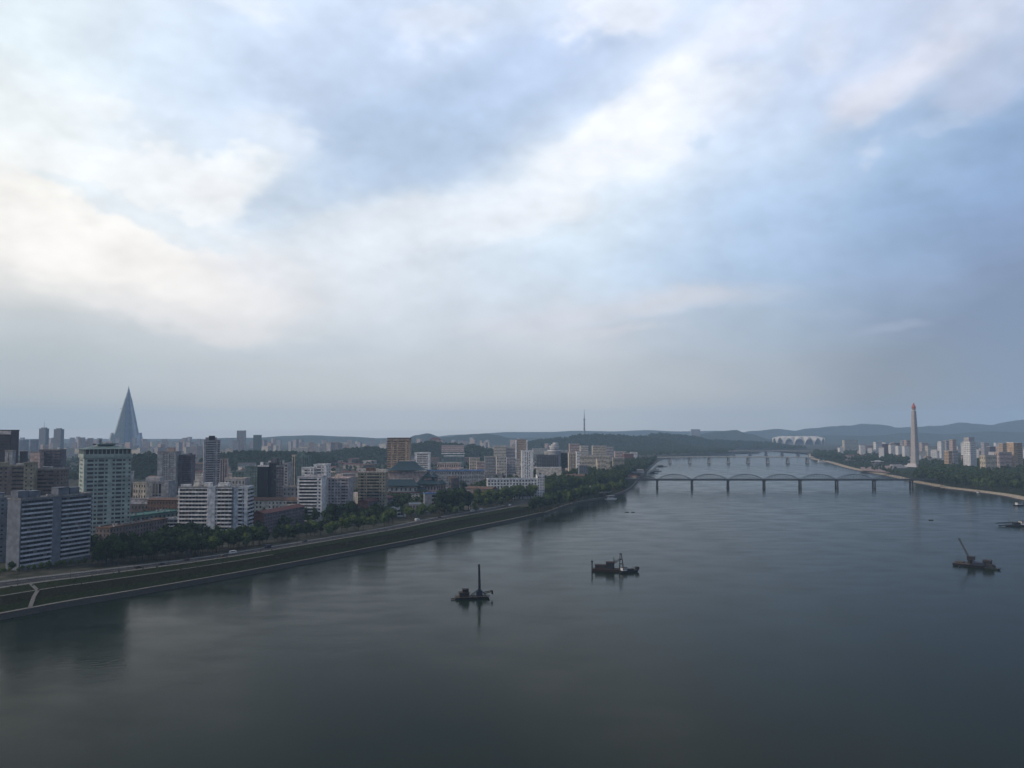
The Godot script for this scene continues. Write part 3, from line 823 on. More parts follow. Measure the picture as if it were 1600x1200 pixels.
	tower("pale_wall_base", "pale podium wall below the dark blue-glass office block", 838, 1470, 44, 10, 731, 0, 1, M.pale, n1, n1, {"each": false, "roof_mat": M.white, "category": "podium"})
	# tiered round building
	t = thing("tiered_palace", "white leisure palace with stacked curved tiers beyond the dark glass block", "building", place(866, 1900))
	var gz := Mb.new()
	var gw := Mb.new()
	for s in [[0, 15.5, 716, 704, 26.0], [0, 11.0, 703, 700, 15.5], [0, 12.0, 699.3, 697.5, 12.5], [1.5, 9.0, 696.8, 695.2, 9.5], [3.0, 6.5, 694.6, 692.6, 6.5]]:
		var y0 := height_at(s[2], 1900) - LAND
		var y1 := height_at(s[3], 1900) - LAND
		gz.lathe(Vector3(s[0], 0, 0), [Vector2(s[1] * 0.9, y0 - 2.0), Vector2(s[1] * 0.9, y1)], 24)
		gw.lathe(Vector3(s[0], 0, 0), [Vector2(0, y1 + 1.2), Vector2(s[1], y1 + 1.2), Vector2(s[1], y1 - 0.8), Vector2(0, y1 - 0.8)].slice(0, 4), 24)
	gz.lathe(Vector3.ZERO, [Vector2(15, 0), Vector2(15, height_at(704, 1900) - LAND)], 24)
	part(t, "drum", gz, M.grey)
	part(t, "tier_rims", gw, M.white)
	gw = Mb.new()
	for s in [[-13.0, 705.5, 18.0], [17.0, 703.5, 26.0], [20.0, 707.5, 30.0]]:
		var y := height_at(s[1], 1900) - LAND
		gw.box(Vector3(s[0], y * 0.5, -4), Vector3(s[2], y, 16))
	part(t, "wing", gw, M.pale)
	for s in [[890, 2050, 24, 694, M.pink, "dusty-pink apartment block beyond the tiered palace", 9], [889, 1700, 19, 708, M.beige, "cream apartment block with white vertical fins beside the tiered palace", 8], [901, 1690, 9, 706, M.white, "slim white block on the end of the cream finned block", 8], [907, 2150, 20, 697, M.pale, "pale slab with plain end walls before the wooded hill", 9], [926, 2050, 34, 697, M.beige, "broad beige block with pink end below the television mast hill", 9], [944, 2120, 24, 699, M.mauve, "mauve terrace stepping down beside the broad beige block", 7], [906, 1690, 62, 712, M.beige, "long yellow-beige assembly hall behind the riverside wood", 4], [933, 1640, 18, 718, M.beige, "tall porch wing of the long yellow-beige hall", 4], [958, 1800, 24, 716, M.olive, "low olive block at the end of the yellow-beige hall", 3], [905, 1420, 14, 727, M.slate, "blue-grey glazed block half hidden by riverside trees", 5], [961, 2300, 30, 706, M.pink, "low pink housing row near the far river bend", 4], [975, 2280, 26, 709, M.brick, "low brick-red row near the far river bend", 3], [986, 2380, 18, 707, M.white, "small white house row near the far river bend", 3], [772, 2500, 36, 697, M.beige, "arcaded pale pink palace on the hill side", 5], [790, 2520, 32, 700, M.pink, "lower pink wing beside the arcaded palace", 4]]:
		tower("apartment_block", s[5], s[0], s[1], s[2], 16, s[3], 4, s[6], s[4], [[1, "g", maxi(4, int(s[2] / 3.0)), 0.42, 0.4]] if s[0] != 889 else [[1, "s", 6, 0.5]], n1, {"each": false, "roof_mat": M.roofpale})
	t = tower("gold_tower", "tan slab tower framed by white end walls, far beyond the slotted white tower", 807, 2200, 27, 18, 687, 2, 14, M.tan, [[2, "n"], [16, "g", 7, 0.5, 0.5], [2, "n"]], [[1, "n"]], {"each": false, "roof_mat": M.roofgrey})
	g = Mb.new()
	for e in [-0.6, 27.6]:
		g.box(Vector3(e, (height_at(688, 2200) - LAND) * 0.5, -9), Vector3(3.0, height_at(688, 2200) - LAND, 20))
	part(t, "end_walls", g, M.white)
	# --- far skyline ---
	k = 0
	for s in [[61, 3100, 36, 670, "hazy twin tower with a stepped cap and thin mast"], [84, 3160, 39, 671, "hazy twin tower with a flat top"]]:
		t = tower("twin_tower", s[4] + " far beyond the mint-green tower", s[0], s[1], s[2], 14, s[3], -24, 36, M.slate, [[1, "g", 8, 0.5, 0.5]], n1, {"each": false, "roof_mat": M.slate, "group": "hazy twin towers", "tops": [[0.5, 0.5, 22, 9, 4, M.slate]]})
		if k == 0:
			var ms := Mb.new()
			var y := height_at(669, 3100) - LAND
			ms.tube(Vector3(18, y, -7), Vector3(18, y + 26, -7), 0.8, 0.3, 6)
			part(t, "mast", ms, M.steel)
		k += 1
	for s in [[370, 3400, 32, 673, M.mauve, "tall hazy pale slab on the skyline beyond the slim balcony tower"], [396, 3000, 24, 680, M.teal, "hazy grey-green tower with raised centre on the skyline"], [31, 3300, 26, 688, M.slate, "hazy blue-grey block beside the dark brown tower"], [48, 3200, 22, 687, M.slate, "hazy block at the foot of the twin towers"], [124, 3000, 12, 684, M.mauve, "hazy tower pair member with pointed top above the mint-green roof"], [137, 3040, 12, 685, M.mauve, "hazy flat tower above the mint-green roof"], [129, 3060, 20, 689, M.mauve, "low hazy link block above the mint-green roof"], [508, 3050, 22, 692, M.pale, "hazy cream slab beyond the wooded rise, first of three"], [517, 3040, 24, 691, M.pink, "hazy pink slab beyond the wooded rise"], [527, 3060, 20, 692, M.pale, "hazy cream slab beyond the wooded rise, last of three"], [183, 3700, 30, 693, M.mauve, "pale hazy blocks at the foot of the pyramid hotel"], [192, 3650, 20, 695, M.pale, "second pale hazy block at the foot of the pyramid hotel"], [205, 3600, 26, 696, M.grey, "grey hazy block at the foot of the pyramid hotel"]]:
		tower("skyline_block", s[5], s[0], s[1], s[2], 20, s[3], 0, 16, s[4], [[1, "s", 6, 0.5]], n1, {"each": false, "roof_mat": s[4]})


# ---------- river, banks, hills ----------
var bank := []       # points of the embankment's promenade edge (city side), going upstream
var bank_n := []     # unit normals towards the city
var shore := []      # water's edge further upstream on the city side
var shore_n := []
var east := []       # water's edge on the park side
var east_n := []

func normals(line: Array, side: float) -> Array:
	var out := []
	for i in line.size():
		var a: Vector3 = line[maxi(i - 1, 0)]
		var b: Vector3 = line[mini(i + 1, line.size() - 1)]
		var d := (b - a).normalized()
		out.append(Vector3(d.z, 0, -d.x) * side)
	return out

func dense(line: Array, step: float) -> Array:
	var out := []
	for i in line.size() - 1:
		var p0: Vector3 = line[maxi(i - 1, 0)]
		var p1: Vector3 = line[i]
		var p2: Vector3 = line[i + 1]
		var p3: Vector3 = line[mini(i + 2, line.size() - 1)]
		var k := maxi(1, int(p1.distance_to(p2) / step))
		for j in k:
			var q := p1.cubic_interpolate(p2, p0, p3, float(j) / k)
			out.append(Vector3(q.x, 0, q.z))
	var last: Vector3 = line[-1]
	out.append(Vector3(last.x, 0, last.z))
	return out

func strip(called: String, line: Array, nrm: Array, o0: float, y0: float, o1: float, y1: float, m: Material, from := 0, to := 9999) -> void:
	var mb := Mb.new()
	for i in range(from, mini(line.size() - 1, to)):
		var a: Vector3 = line[i] + nrm[i] * o0
		var b: Vector3 = line[i + 1] + nrm[i + 1] * o0
		var c: Vector3 = line[i + 1] + nrm[i + 1] * o1
		var d: Vector3 = line[i] + nrm[i] * o1
		a.y = y0; b.y = y0; c.y = y1; d.y = y1
		mb.flat(a, b, c, d, Vector3.UP)
	structure(called, mb, m)

func sheet(called: String, line: Array, nrm: Array, off: float, x_far: float, y: float, m: Material) -> void:
	var mb := Mb.new()
	for i in line.size() - 1:
		var a: Vector3 = line[i] + nrm[i] * off
		var b: Vector3 = line[i + 1] + nrm[i + 1] * off
		mb.quad(Vector3(a.x, y, a.z), Vector3(b.x, y, b.z), Vector3(x_far, y, b.z), Vector3(x_far, y, a.z), Vector3.UP)
	structure(called, mb, m)

func make_land() -> void:
	# river
	var w := MeshInstance3D.new()
	var pm := PlaneMesh.new()
	pm.size = Vector2(9000, 5200)
	w.mesh = pm
	w.name = "river"
	w.material_override = M.water
	w.position = Vector3(0, 0, -1900)
	w.set_meta("kind", "structure")
	add_child(w)
	# city embankment: promenade edge read from the photograph at level 3
	var pts := [Vector3(-640, 0, 190), Vector3(-420, 0, -211)]
	for k in [[0, 959], [200, 924], [400, 889], [660, 840], [720, 827], [800, 811], [850, 800]]:
		pts.append(ground_at(k[0], k[1], 3.0))
	bank = dense(pts, 18.0)
	bank_n = normals(bank, 1.0)
	# the embankment is widest downstream and narrows upstream
	for i in bank.size():
		var far := -bank[i].z as float
		var f := lerpf(1.0, 0.66, smoothstep(450.0, 640.0, far))
		bank_n[i] = bank_n[i] * lerpf(f, 0.78, smoothstep(720.0, 950.0, far))
	strip("river_wall", bank, bank_n, -3.4, -0.5, -0.25, 2.75, M.rubble)
	strip("river_wall_coping", bank, bank_n, -0.25, 3.05, 0.35, 3.05, M.paving)
	strip("promenade", bank, bank_n, 0.35, 3.0, 3.6, 3.0, M.paving)
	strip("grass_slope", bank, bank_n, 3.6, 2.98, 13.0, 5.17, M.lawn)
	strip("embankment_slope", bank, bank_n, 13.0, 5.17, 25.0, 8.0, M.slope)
	bank_cover()
	strip("path", bank, bank_n, 24.8, 8.02, 27.2, 8.02, M.paving, 0, 52)
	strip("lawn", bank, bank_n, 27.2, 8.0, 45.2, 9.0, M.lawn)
	strip("pavement", bank, bank_n, 45.0, 9.16, 49.0, 9.16, M.paving)
	strip("kerb", bank, bank_n, 49.0, 9.16, 49.3, 9.0, M.concrete)
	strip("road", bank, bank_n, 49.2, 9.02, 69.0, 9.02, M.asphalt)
	strip("road_edge_line", bank, bank_n, 50.1, 9.03, 50.35, 9.03, M.line)
	strip("road_edge_line", bank, bank_n, 67.8, 9.03, 68.05, 9.03, M.line)
	strip("kerb", bank, bank_n, 68.8, 9.0, 69.0, 9.16, M.concrete)
	strip("pavement", bank, bank_n, 69.0, 9.16, 73.5, 9.16, M.paving)
	var dash := Mb.new()
	for i in range(0, bank.size() - 1):
		for j in 2:
			var t0 := j * 0.5
			var a: Vector3 = bank[i].lerp(bank[i + 1], t0) + bank_n[i] * 59.0
			var b: Vector3 = bank[i].lerp(bank[i + 1], t0 + 0.24) + bank_n[i] * 59.0
			dash.quad(a + Vector3(0, 9.03, 0), b + Vector3(0, 9.03, 0), b + bank_n[i] * 0.2 + Vector3(0, 9.03, 0), a + bank_n[i] * 0.2 + Vector3(0, 9.03, 0), Vector3.UP)
	var dm := structure("road_marking", dash, M.line)
	dm.set_meta("kind", "structure")
	# the cross path that drops to the promenade
	for k in [[48, 912.5, 59, 922.5, 9.0, 8.1], [59, 922.5, 53, 932, 8.0, 6.2], [53, 932, 47, 949, 6.2, 3.0]]:
		var a := ground_at(k[0], k[1], k[4])
		var b := ground_at(k[2], k[3], k[5])
		var s := Vector3(b.z - a.z, 0, a.x - b.x).normalized() * 1.1
		var mb := Mb.new()
		var up := Vector3(0, 0.12, 0)
		mb.flat(a - s + up, a + s + up, b + s + up, b - s + up, Vector3.UP)
		structure("cross_path", mb, M.paving)
	sheet("ground", bank, bank_n, 45.0, -4600.0, 8.9, M.city)
	# natural shore further up
	pts = []
	var prev: Vector3 = bank[-1]
	pts.append(prev + bank_n[-1] * -3.4)
	for k in [[900, 787.5], [950, 778], [986, 764.5], [1002, 746], [1015, 733], [1027, 722.5], [1038, 717], [1068, 714.5], [1120, 711], [1190, 707.5]]:
		pts.append(ground_at(k[0], k[1], 0.0))
	shore = dense(pts, 26.0)
	shore_n = normals(shore, 1.0)
	strip("shore_wall", shore, shore_n, -1.5, -0.5, 2.0, 2.2, M.rubble)
	strip("shore_path", shore, shore_n, 2.0, 2.2, 4.2, 2.3, M.paving)
	strip("shore_slope", shore, shore_n, 4.2, 2.28, 22.0, 9.0, M.park)
	var mb2 := Mb.new()
	for i in shore.size() - 1:
		var a: Vector3 = shore[i] + shore_n[i] * 22.0
		var b: Vector3 = shore[i + 1] + shore_n[i + 1] * 22.0
		if b.z > a.z - 0.5:
			continue
		mb2.quad(Vector3(a.x, 8.95, a.z), Vector3(b.x, 8.95, b.z), Vector3(-4600, 8.95, b.z), Vector3(-4600, 8.95, a.z), Vector3.UP)
	structure("ground", mb2, M.city)
	# road going on behind the shore trees
	var rp := [bank[-3] + bank_n[-3] * 59.0, place(872, 1250, 0), place(915, 1480, 0), place(965, 1900, 0)]
	var rl := dense(rp, 30.0)
	var rn := normals(rl, 1.0)
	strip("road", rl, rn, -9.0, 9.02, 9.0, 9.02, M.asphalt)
	# park bank
	pts = []
	for k in [[1760, 800], [1680, 792], [1600, 783], [1570, 776.5], [1540, 772], [1500, 767], [1470, 763.5], [1452, 759.5], [1425, 754.5], [1400, 748], [1372, 742], [1345, 737], [1320, 731.5], [1290, 722.5], [1266, 717.5], [1263, 712], [1262, 708.5]]:
		pts.append(ground_at(k[0], k[1], 0.0))
	east = dense(pts, 26.0)
	east_n = normals(east, -1.0)
	strip("east_revetment", east, east_n, -1.5, -0.5, 1.5, 1.6, M.rubble)
	strip("sand_bank", east, east_n, 1.5, 1.6, 13.0, 3.0, M.sand)
	strip("east_promenade", east, east_n, 13.0, 3.02, 19.0, 3.1, M.sand)
	strip("park_slope", east, east_n, 19.0, 3.08, 28.0, EAST, M.park)
	sheet("park_ground", east, east_n, 28.0, 4600.0, EAST, M.park)
	# everything beyond the bend
	var far := Mb.new()
	far.quad(Vector3(-4600, 4.5, -4150), Vector3(4600, 4.5, -4150), Vector3(4600, 4.5, -9000), Vector3(-4600, 4.5, -9000), Vector3.UP)
	far.quad(Vector3(-4600, 4.5, -3700), Vector3(place(1190, 3700).x, 4.5, -3700), Vector3(place(1190, 3700).x, 4.5, -4150), Vector3(-4600, 4.5, -4150), Vector3.UP)
	far.quad(Vector3(place(1262, 3600).x, 4.5, -3500), Vector3(4600, 4.5, -3500), Vector3(4600, 4.5, -4150), Vector3(place(1262, 3600).x, 4.5, -4150), Vector3.UP)
	far.quad(Vector3(-8500, 4.0, -8990), Vector3(8500, 4.0, -8990), Vector3(8500, 4.0, -9600), Vector3(-8500, 4.0, -9600), Vector3.UP)
	far.quad(Vector3(-8500, 4.2, -4000), Vector3(-4600, 4.2, -4000), Vector3(-4600, 4.2, -9000), Vector3(-8500, 4.2, -9000), Vector3.UP)
	far.quad(Vector3(4600, 4.2, -4000), Vector3(8500, 4.2, -4000), Vector3(8500, 4.2, -9000), Vector3(4600, 4.2, -9000), Vector3.UP)
	structure("plain", far, M.city)
	sand_plaza()

# tufts, weeds and low scrub on the embankment
func bank_cover() -> void:
	var r := RandomNumberGenerator.new()
	r.seed = 77
	var xf := []
	for i in 5200:
		var k := r.randi_range(4, bank.size() - 2)
		var off := r.randf_range(4.0, 44.0)
		if i % 9 == 0:
			off = r.randf_range(-3.2, -1.0)
		if absf(off - 26.0) < 1.6:
			continue
		var p: Vector3 = bank[k].lerp(bank[k + 1], r.randf()) + bank_n[k] * off
		var y := 3.0 + (off - 3.6) * 0.2336 if off < 25.0 else 8.0 + (off - 25.0) * 0.0495
		if off < 0.0:
			y = -0.5 + (off + 3.4) * 1.03
		var s := r.randf_range(0.03, 0.085) * (1.6 if r.randf() < 0.06 else 1.0)
		xf.append(Transform3D(Basis(Vector3.UP, r.randf() * TAU).scaled(Vector3(s * 1.6, s, s * 1.6)), Vector3(p.x, y - 0.05, p.z)))
	wood("ground_cover", "rough grass tufts and weeds on the riverside embankment", xf)

func sand_plaza() -> void:
	var mb := Mb.new()
	var a := ground_at(1346, 735, EAST + 0.1)
	var b := ground_at(1392, 739, EAST + 0.1)
	var c := ground_at(1398, 727, EAST + 0.1)
	var d := ground_at(1344, 730, EAST + 0.1)
	mb.flat(a, b, c, d, Vector3.UP)
	structure("plaza", mb, M.plaza)

# A ridge seen at one depth: pts are [px, top py]; falls off fore and aft
func ridge_height(pts: Array, depth: float, x: float) -> float:
	var r := ray(800, 672)
	var px := 800.0 + x / depth * F
	var k := pts.size()
	if px <= pts[0][0] or px >= pts[k - 1][0]:
		return 0.0
	for i in k - 1:
		if px <= pts[i + 1][0]:
			var t: float = (px - pts[i][0]) / (pts[i + 1][0] - pts[i][0])
			var y0: float = height_at(pts[i][1], depth)
			var y1: float = height_at(pts[i + 1][1], depth)
			return maxf(lerpf(y0, y1, t * t * (3.0 - 2.0 * t)), 0.0)
	return 0.0

func hill(called: String, pts: Array, depth: float, half: float, base: float, m: Material, rough: float, seed_: int, nx := 80) -> Callable:
	var f := FastNoiseLite.new()
	f.seed = seed_
	f.frequency = 3.0 / half
	f.fractal_octaves = 4
	var h := func(x: float, z: float) -> float:
		var q := clampf(absf(z + depth) / half, 0.0, 1.0)
		var top := ridge_height(pts, depth, x) - base
		var fall := 0.5 + 0.5 * cos(q * PI)
		return base + maxf(top, 0.0) * fall * (1.0 + f.get_noise_2d(x, z) * rough * smoothstep(0.0, 0.3, q)) - 0.3
	var x0 := (float(pts[0][0]) - 800.0) / F * depth
	var x1 := (float(pts[-1][0]) - 800.0) / F * depth
	var mb := Mb.new()
	var nz := 14
	var grid := []
	for i in nx + 1:
		var col := []
		for j in nz + 1:
			var x := lerpf(x0, x1, float(i) / nx)
			var z := -depth + lerpf(half, -half, float(j) / nz)
			col.append(Vector3(x, h.call(x, z), z))
		grid.append(col)
	for i in nx:
		for j in nz:
			mb.flat3(grid[i][j], grid[i + 1][j], grid[i + 1][j + 1], Vector3.UP)
			mb.flat3(grid[i][j], grid[i + 1][j + 1], grid[i][j + 1], Vector3.UP)
	structure(called, mb, m)
	return h

func make_hills() -> void:
	# far ranges
	hill("hill", [[300, 687], [360, 684], [400, 684], [450, 681], [485, 680], [540, 682], [600, 685], [660, 685], [720, 684], [800, 684], [900, 683], [990, 688]], 7600, 700, 4.0, M.hill, 0.25, 1, 90)
	hill("hill", [[-80, 687], [80, 686], [160, 687], [260, 686], [330, 686], [420, 685], [500, 686], [640, 684], [760, 683], [900, 684], [1000, 684]], 9000, 500, 4.0, M.hill, 0.15, 2, 90)
	hill("hill", [[630, 690], [650, 680], [668, 677], [690, 683], [704, 682], [722, 679], [742, 678], [760, 677], [772, 679], [800, 685], [830, 690]], 6200, 420, 4.0, M.hill, 0.25, 3, 80)
	hill("hill", [[640, 686], [720, 679], [800, 675], [860, 675], [900, 673], [960, 674], [1010, 672], [1060, 674], [1120, 673], [1180, 676], [1260, 680]], 9800, 900, 4.0, M.hill, 0.2, 4, 80)
	hill("hill", [[1060, 690], [1090, 678], [1120, 674], [1146, 672], [1165, 677], [1200, 686], [1230, 692]], 6800, 480, 4.0, M.hill, 0.25, 5, 60)
	hill("hill", [[1110, 684], [1150, 677], [1180, 673], [1215, 670], [1240, 673], [1270, 669], [1300, 666], [1330, 665], [1345, 662], [1370, 663], [1400, 668], [1440, 667], [1470, 665], [1500, 660], [1520, 662], [1550, 665], [1580, 659], [1610, 655], [1680, 658], [1780, 668]], 9400, 900, 4.0, M.hill, 0.3, 6, 140)
	hill("hill", [[1250, 684], [1300, 680], [1360, 681], [1420, 676], [1480, 678], [1540, 674], [1600, 675], [1700, 674], [1780, 684]], 7600, 600, 4.0, M.hill, 0.3, 7, 90)
	# wooded hills inside the city, with trees on them
	var woods := [
		["hill", [[800, 700], [845, 691], [880, 688], [905, 683], [930, 682], [960, 683], [985, 685], [1010, 686], [1035, 690], [1070, 699], [1095, 706]], 4150, 360, 11, 2600, "wooded hill with the television mast above the far riverbank", 15.0],
		["hill", [[985, 700], [1000, 688], [1020, 681], [1035, 680], [1050, 682], [1075, 684], [1110, 690], [1150, 692], [1200, 694], [1225, 700]], 4700, 380, 12, 2200, "dark wooded ridge beyond the three bridges", 15.0],
		["hill", [[150, 730], [185, 721], [210, 716], [235, 715], [255, 722], [285, 734]], 1750, 130, 13, 700, "wooded slope behind the mint-green tower", 11.0],
		["hill", [[325, 722], [350, 713], [390, 710], [430, 712], [480, 712], [520, 722]], 2150, 170, 14, 1000, "wooded rise behind the black tower and striped block", 12.0],
		["hill", [[470, 718], [505, 711], [540, 706], [580, 703], [610, 707], [650, 714]], 2600, 200, 15, 1000, "wooded rise beyond the beige tower", 12.0],
		["hill", [[620, 712], [645, 698], [670, 693], [700, 697], [740, 699], [765, 706], [790, 712]], 2900, 240, 16, 1100, "wooded hill beyond the white glass-grid block", 12.0]]
	for k in woods:
		var h: Callable = hill(k[0], k[1], k[2], k[3], 8.0, M.hill, 0.2, k[4], 60)
		var xf := []
		var r := RandomNumberGenerator.new()
		r.seed = k[4]
		var pts: Array = k[1]
		for i in k[5]:
			var x: float = (r.randf_range(pts[0][0], pts[-1][0]) - 800.0) / F * k[2]
			var z: float = -k[2] + r.randf_range(-0.5, 1.0) * k[3]
			var y: float = h.call(x, z)
			var s: float = k[7] / 10.0 * r.randf_range(0.7, 1.2)
			xf.append(Transform3D(Basis(Vector3.UP, r.randf() * TAU).scaled(Vector3(s, s * r.randf_range(0.8, 1.2), s)), Vector3(x, y - 1.0, z)))
		wood("woodland", k[6], xf)

func wood(called: String, label: String, xf: Array) -> void:
	for v in 2:
		var mm := MultiMesh.new()
		mm.transform_format = MultiMesh.TRANSFORM_3D
		mm.mesh = crowns_small[v]
		var mine := []
		for i in xf.size():
			if i % 2 == v:
				mine.append(xf[i])
		mm.instance_count = mine.size()
		for i in mine.size():
			mm.set_instance_transform(i, mine[i])
		var o := MultiMeshInstance3D.new()
		o.name = numbered(called)
		o.multimesh = mm
		o.material_override = M.leaf
		tag(o, label, "woodland", "trees of the " + label)
		o.set_meta("kind", "stuff")
		add_child(o)


# ---------- trees: about 10 m tall at scale 1, foot at the origin ----------
func blob(mb: Mb, ct: Vector3, rad: Vector3, r: RandomNumberGenerator, k := 7) -> void:
	var rows := 5
	var g := []
	for i in rows + 1:
		var line := []
		var a := PI * i / rows
		for j in k:
			var b := TAU * j / k
			var jit := r.randf_range(0.78, 1.12)
			line.append(ct + Vector3(sin(a) * cos(b) * rad.x, cos(a) * rad.y, sin(a) * sin(b) * rad.z) * jit)
		g.append(line)
	for i in rows:
		for j in k:
			var q := (j + 1) % k
			var out: Vector3 = (g[i][j] + g[i + 1][q]) * 0.5 - ct
			mb.flat3(g[i][j], g[i][q], g[i + 1][q], out)
			mb.flat3(g[i][j], g[i + 1][q], g[i + 1][j], out)

func leaf_tone(r: RandomNumberGenerator, base: Color) -> Color:
	var t := r.randf_range(0.65, 1.35)
	return Color(base.r * t * r.randf_range(0.85, 1.2), base.g * t, base.b * t * r.randf_range(0.8, 1.1))

func make_crown(seed_: int, leaves: int, size: float, wide: float, tall: float, foot: float, base: Color, lobes: int) -> ArrayMesh:
	var r := RandomNumberGenerator.new()
	r.seed = seed_
	var mb := Mb.new()
	var ls := []
	var mid := Vector3(0, foot + (tall - foot) * 0.5, 0)
	for i in lobes:
		var a := TAU * i / lobes + r.randf() * 0.8
		var y := r.randf_range(-0.42, 0.55) * (tall - foot) * 0.62
		var out := wide * 0.5 * r.randf_range(0.25, 0.62) * (1.0 - absf(y) / (tall - foot))
		ls.append([mid + Vector3(cos(a) * out, y, sin(a) * out), Vector3(1, 0.9, 1) * r.randf_range(0.34, 0.5) * minf(wide, tall - foot) * 0.62])
	ls.append([mid + Vector3(0, (tall - foot) * 0.28, 0), Vector3.ONE * wide * 0.27])
	for l in ls:
		mb.col = leaf_tone(r, base * 0.85)
		blob(mb, l[0], l[1] * 0.8, r, 6)
	for i in leaves:
		var l: Array = ls[r.randi() % ls.size()]
		var d := Vector3(r.randfn(), r.randfn(), r.randfn()).normalized()
		var p: Vector3 = l[0] + d * l[1] * r.randf_range(0.75, 1.12)
		var n := (d + Vector3(r.randfn(), r.randfn(), r.randfn()) * 0.5).normalized()
		var u := n.cross(Vector3(r.randfn(), r.randfn(), r.randfn())).normalized()
		var w := n.cross(u)
		var s := size * r.randf_range(0.6, 1.3)
		mb.col = leaf_tone(r, base)
		mb.quad(p - u * s * 0.5, p + w * s * 0.36, p + u * s * 0.5, p - w * s * 0.36, n)
	return mb.mesh()

func make_tree_meshes() -> void:
	var greens := [Color(0.025, 0.042, 0.018), Color(0.042, 0.066, 0.022), Color(0.020, 0.034, 0.018), Color(0.054, 0.076, 0.022), Color(0.022, 0.038, 0.020)]
	crowns = [
		make_crown(11, 520, 0.85, 8.0, 10.0, 2.2, greens[0], 7),
		make_crown(12, 520, 0.85, 9.0, 9.5, 2.0, greens[1], 8),
		make_crown(13, 480, 0.8, 6.4, 10.6, 1.8, greens[2], 6),
		make_crown(14, 460, 0.8, 7.4, 9.0, 2.4, greens[3], 6),
		make_crown(15, 420, 0.75, 4.6, 11.0, 1.2, greens[4], 6)]
	crowns_small = [make_crown(21, 70, 2.0, 9.0, 10.0, 0.5, Color(0.025, 0.040, 0.020), 4), make_crown(22, 70, 2.0, 8.0, 10.0, 0.5, Color(0.032, 0.048, 0.021), 4)]
	var t := Mb.new()
	t.tube(Vector3(0, -0.4, 0), Vector3(0.1, 2.4, 0), 0.30, 0.2, 7)
	t.tube(Vector3(0.1, 2.3, 0), Vector3(0.9, 5.0, 0.4), 0.17, 0.08, 6)
	t.tube(Vector3(0.1, 2.3, 0), Vector3(-0.8, 5.2, -0.3), 0.16, 0.07, 6)
	t.tube(Vector3(0.1, 2.3, 0), Vector3(0.1, 6.5, 0.1), 0.18, 0.07, 6)
	trunk_mesh = t.mesh()

func tree(where: Vector3, tall: float, kind: int, label: String, group: String) -> void:
	n_trees += 1
	var o := thing("tree", label, "tree", where, rng.randf() * 360.0, group)
	var s := tall / 10.0
	o.scale = Vector3(s * rng.randf_range(0.9, 1.15), s, s * rng.randf_range(0.9, 1.15))
	for k in [["trunk", trunk_mesh, M.bark], ["crown", crowns[kind], M.leaf]]:
		var m := MeshInstance3D.new()
		m.name = k[0]
		m.mesh = k[1]
		m.material_override = k[2]
		o.add_child(m, true)

# trees whose feet lie along a line of photo pixels on ground of a given level
func tree_row(x0: float, y0: float, x1: float, y1: float, count: int, jx: float, jy: float, lo: float, hi: float, level: float, kinds: Array, label: String, group: String) -> void:
	for i in count:
		var t := (i + rng.randf_range(-0.3, 0.3)) / maxf(count - 1, 1)
		var p := ground_at(lerpf(x0, x1, t) + rng.randf_range(-jx, jx), lerpf(y0, y1, t) + rng.randf_range(-jy, jy), level)
		tree(p, rng.randf_range(lo, hi), kinds[rng.randi() % kinds.size()], label, group)

func wood_patch(label: String, corners: Array, count: int, lo: float, hi: float, level: float, seed_: int) -> void:
	# corners: four photo pixels on the ground, in order
	var r := RandomNumberGenerator.new()
	r.seed = seed_
	var p := []
	for c in corners:
		p.append(ground_at(c[0], c[1], level))
	var xf := []
	for i in count:
		var u := r.randf()
		var v := r.randf()
		var q: Vector3 = p[0].lerp(p[1], u).lerp(p[3].lerp(p[2], u), v)
		var s := r.randf_range(lo, hi) / 10.0
		xf.append(Transform3D(Basis(Vector3.UP, r.randf() * TAU).scaled(Vector3(s, s * r.randf_range(0.85, 1.2), s)), q))
	wood("woodland", label, xf)

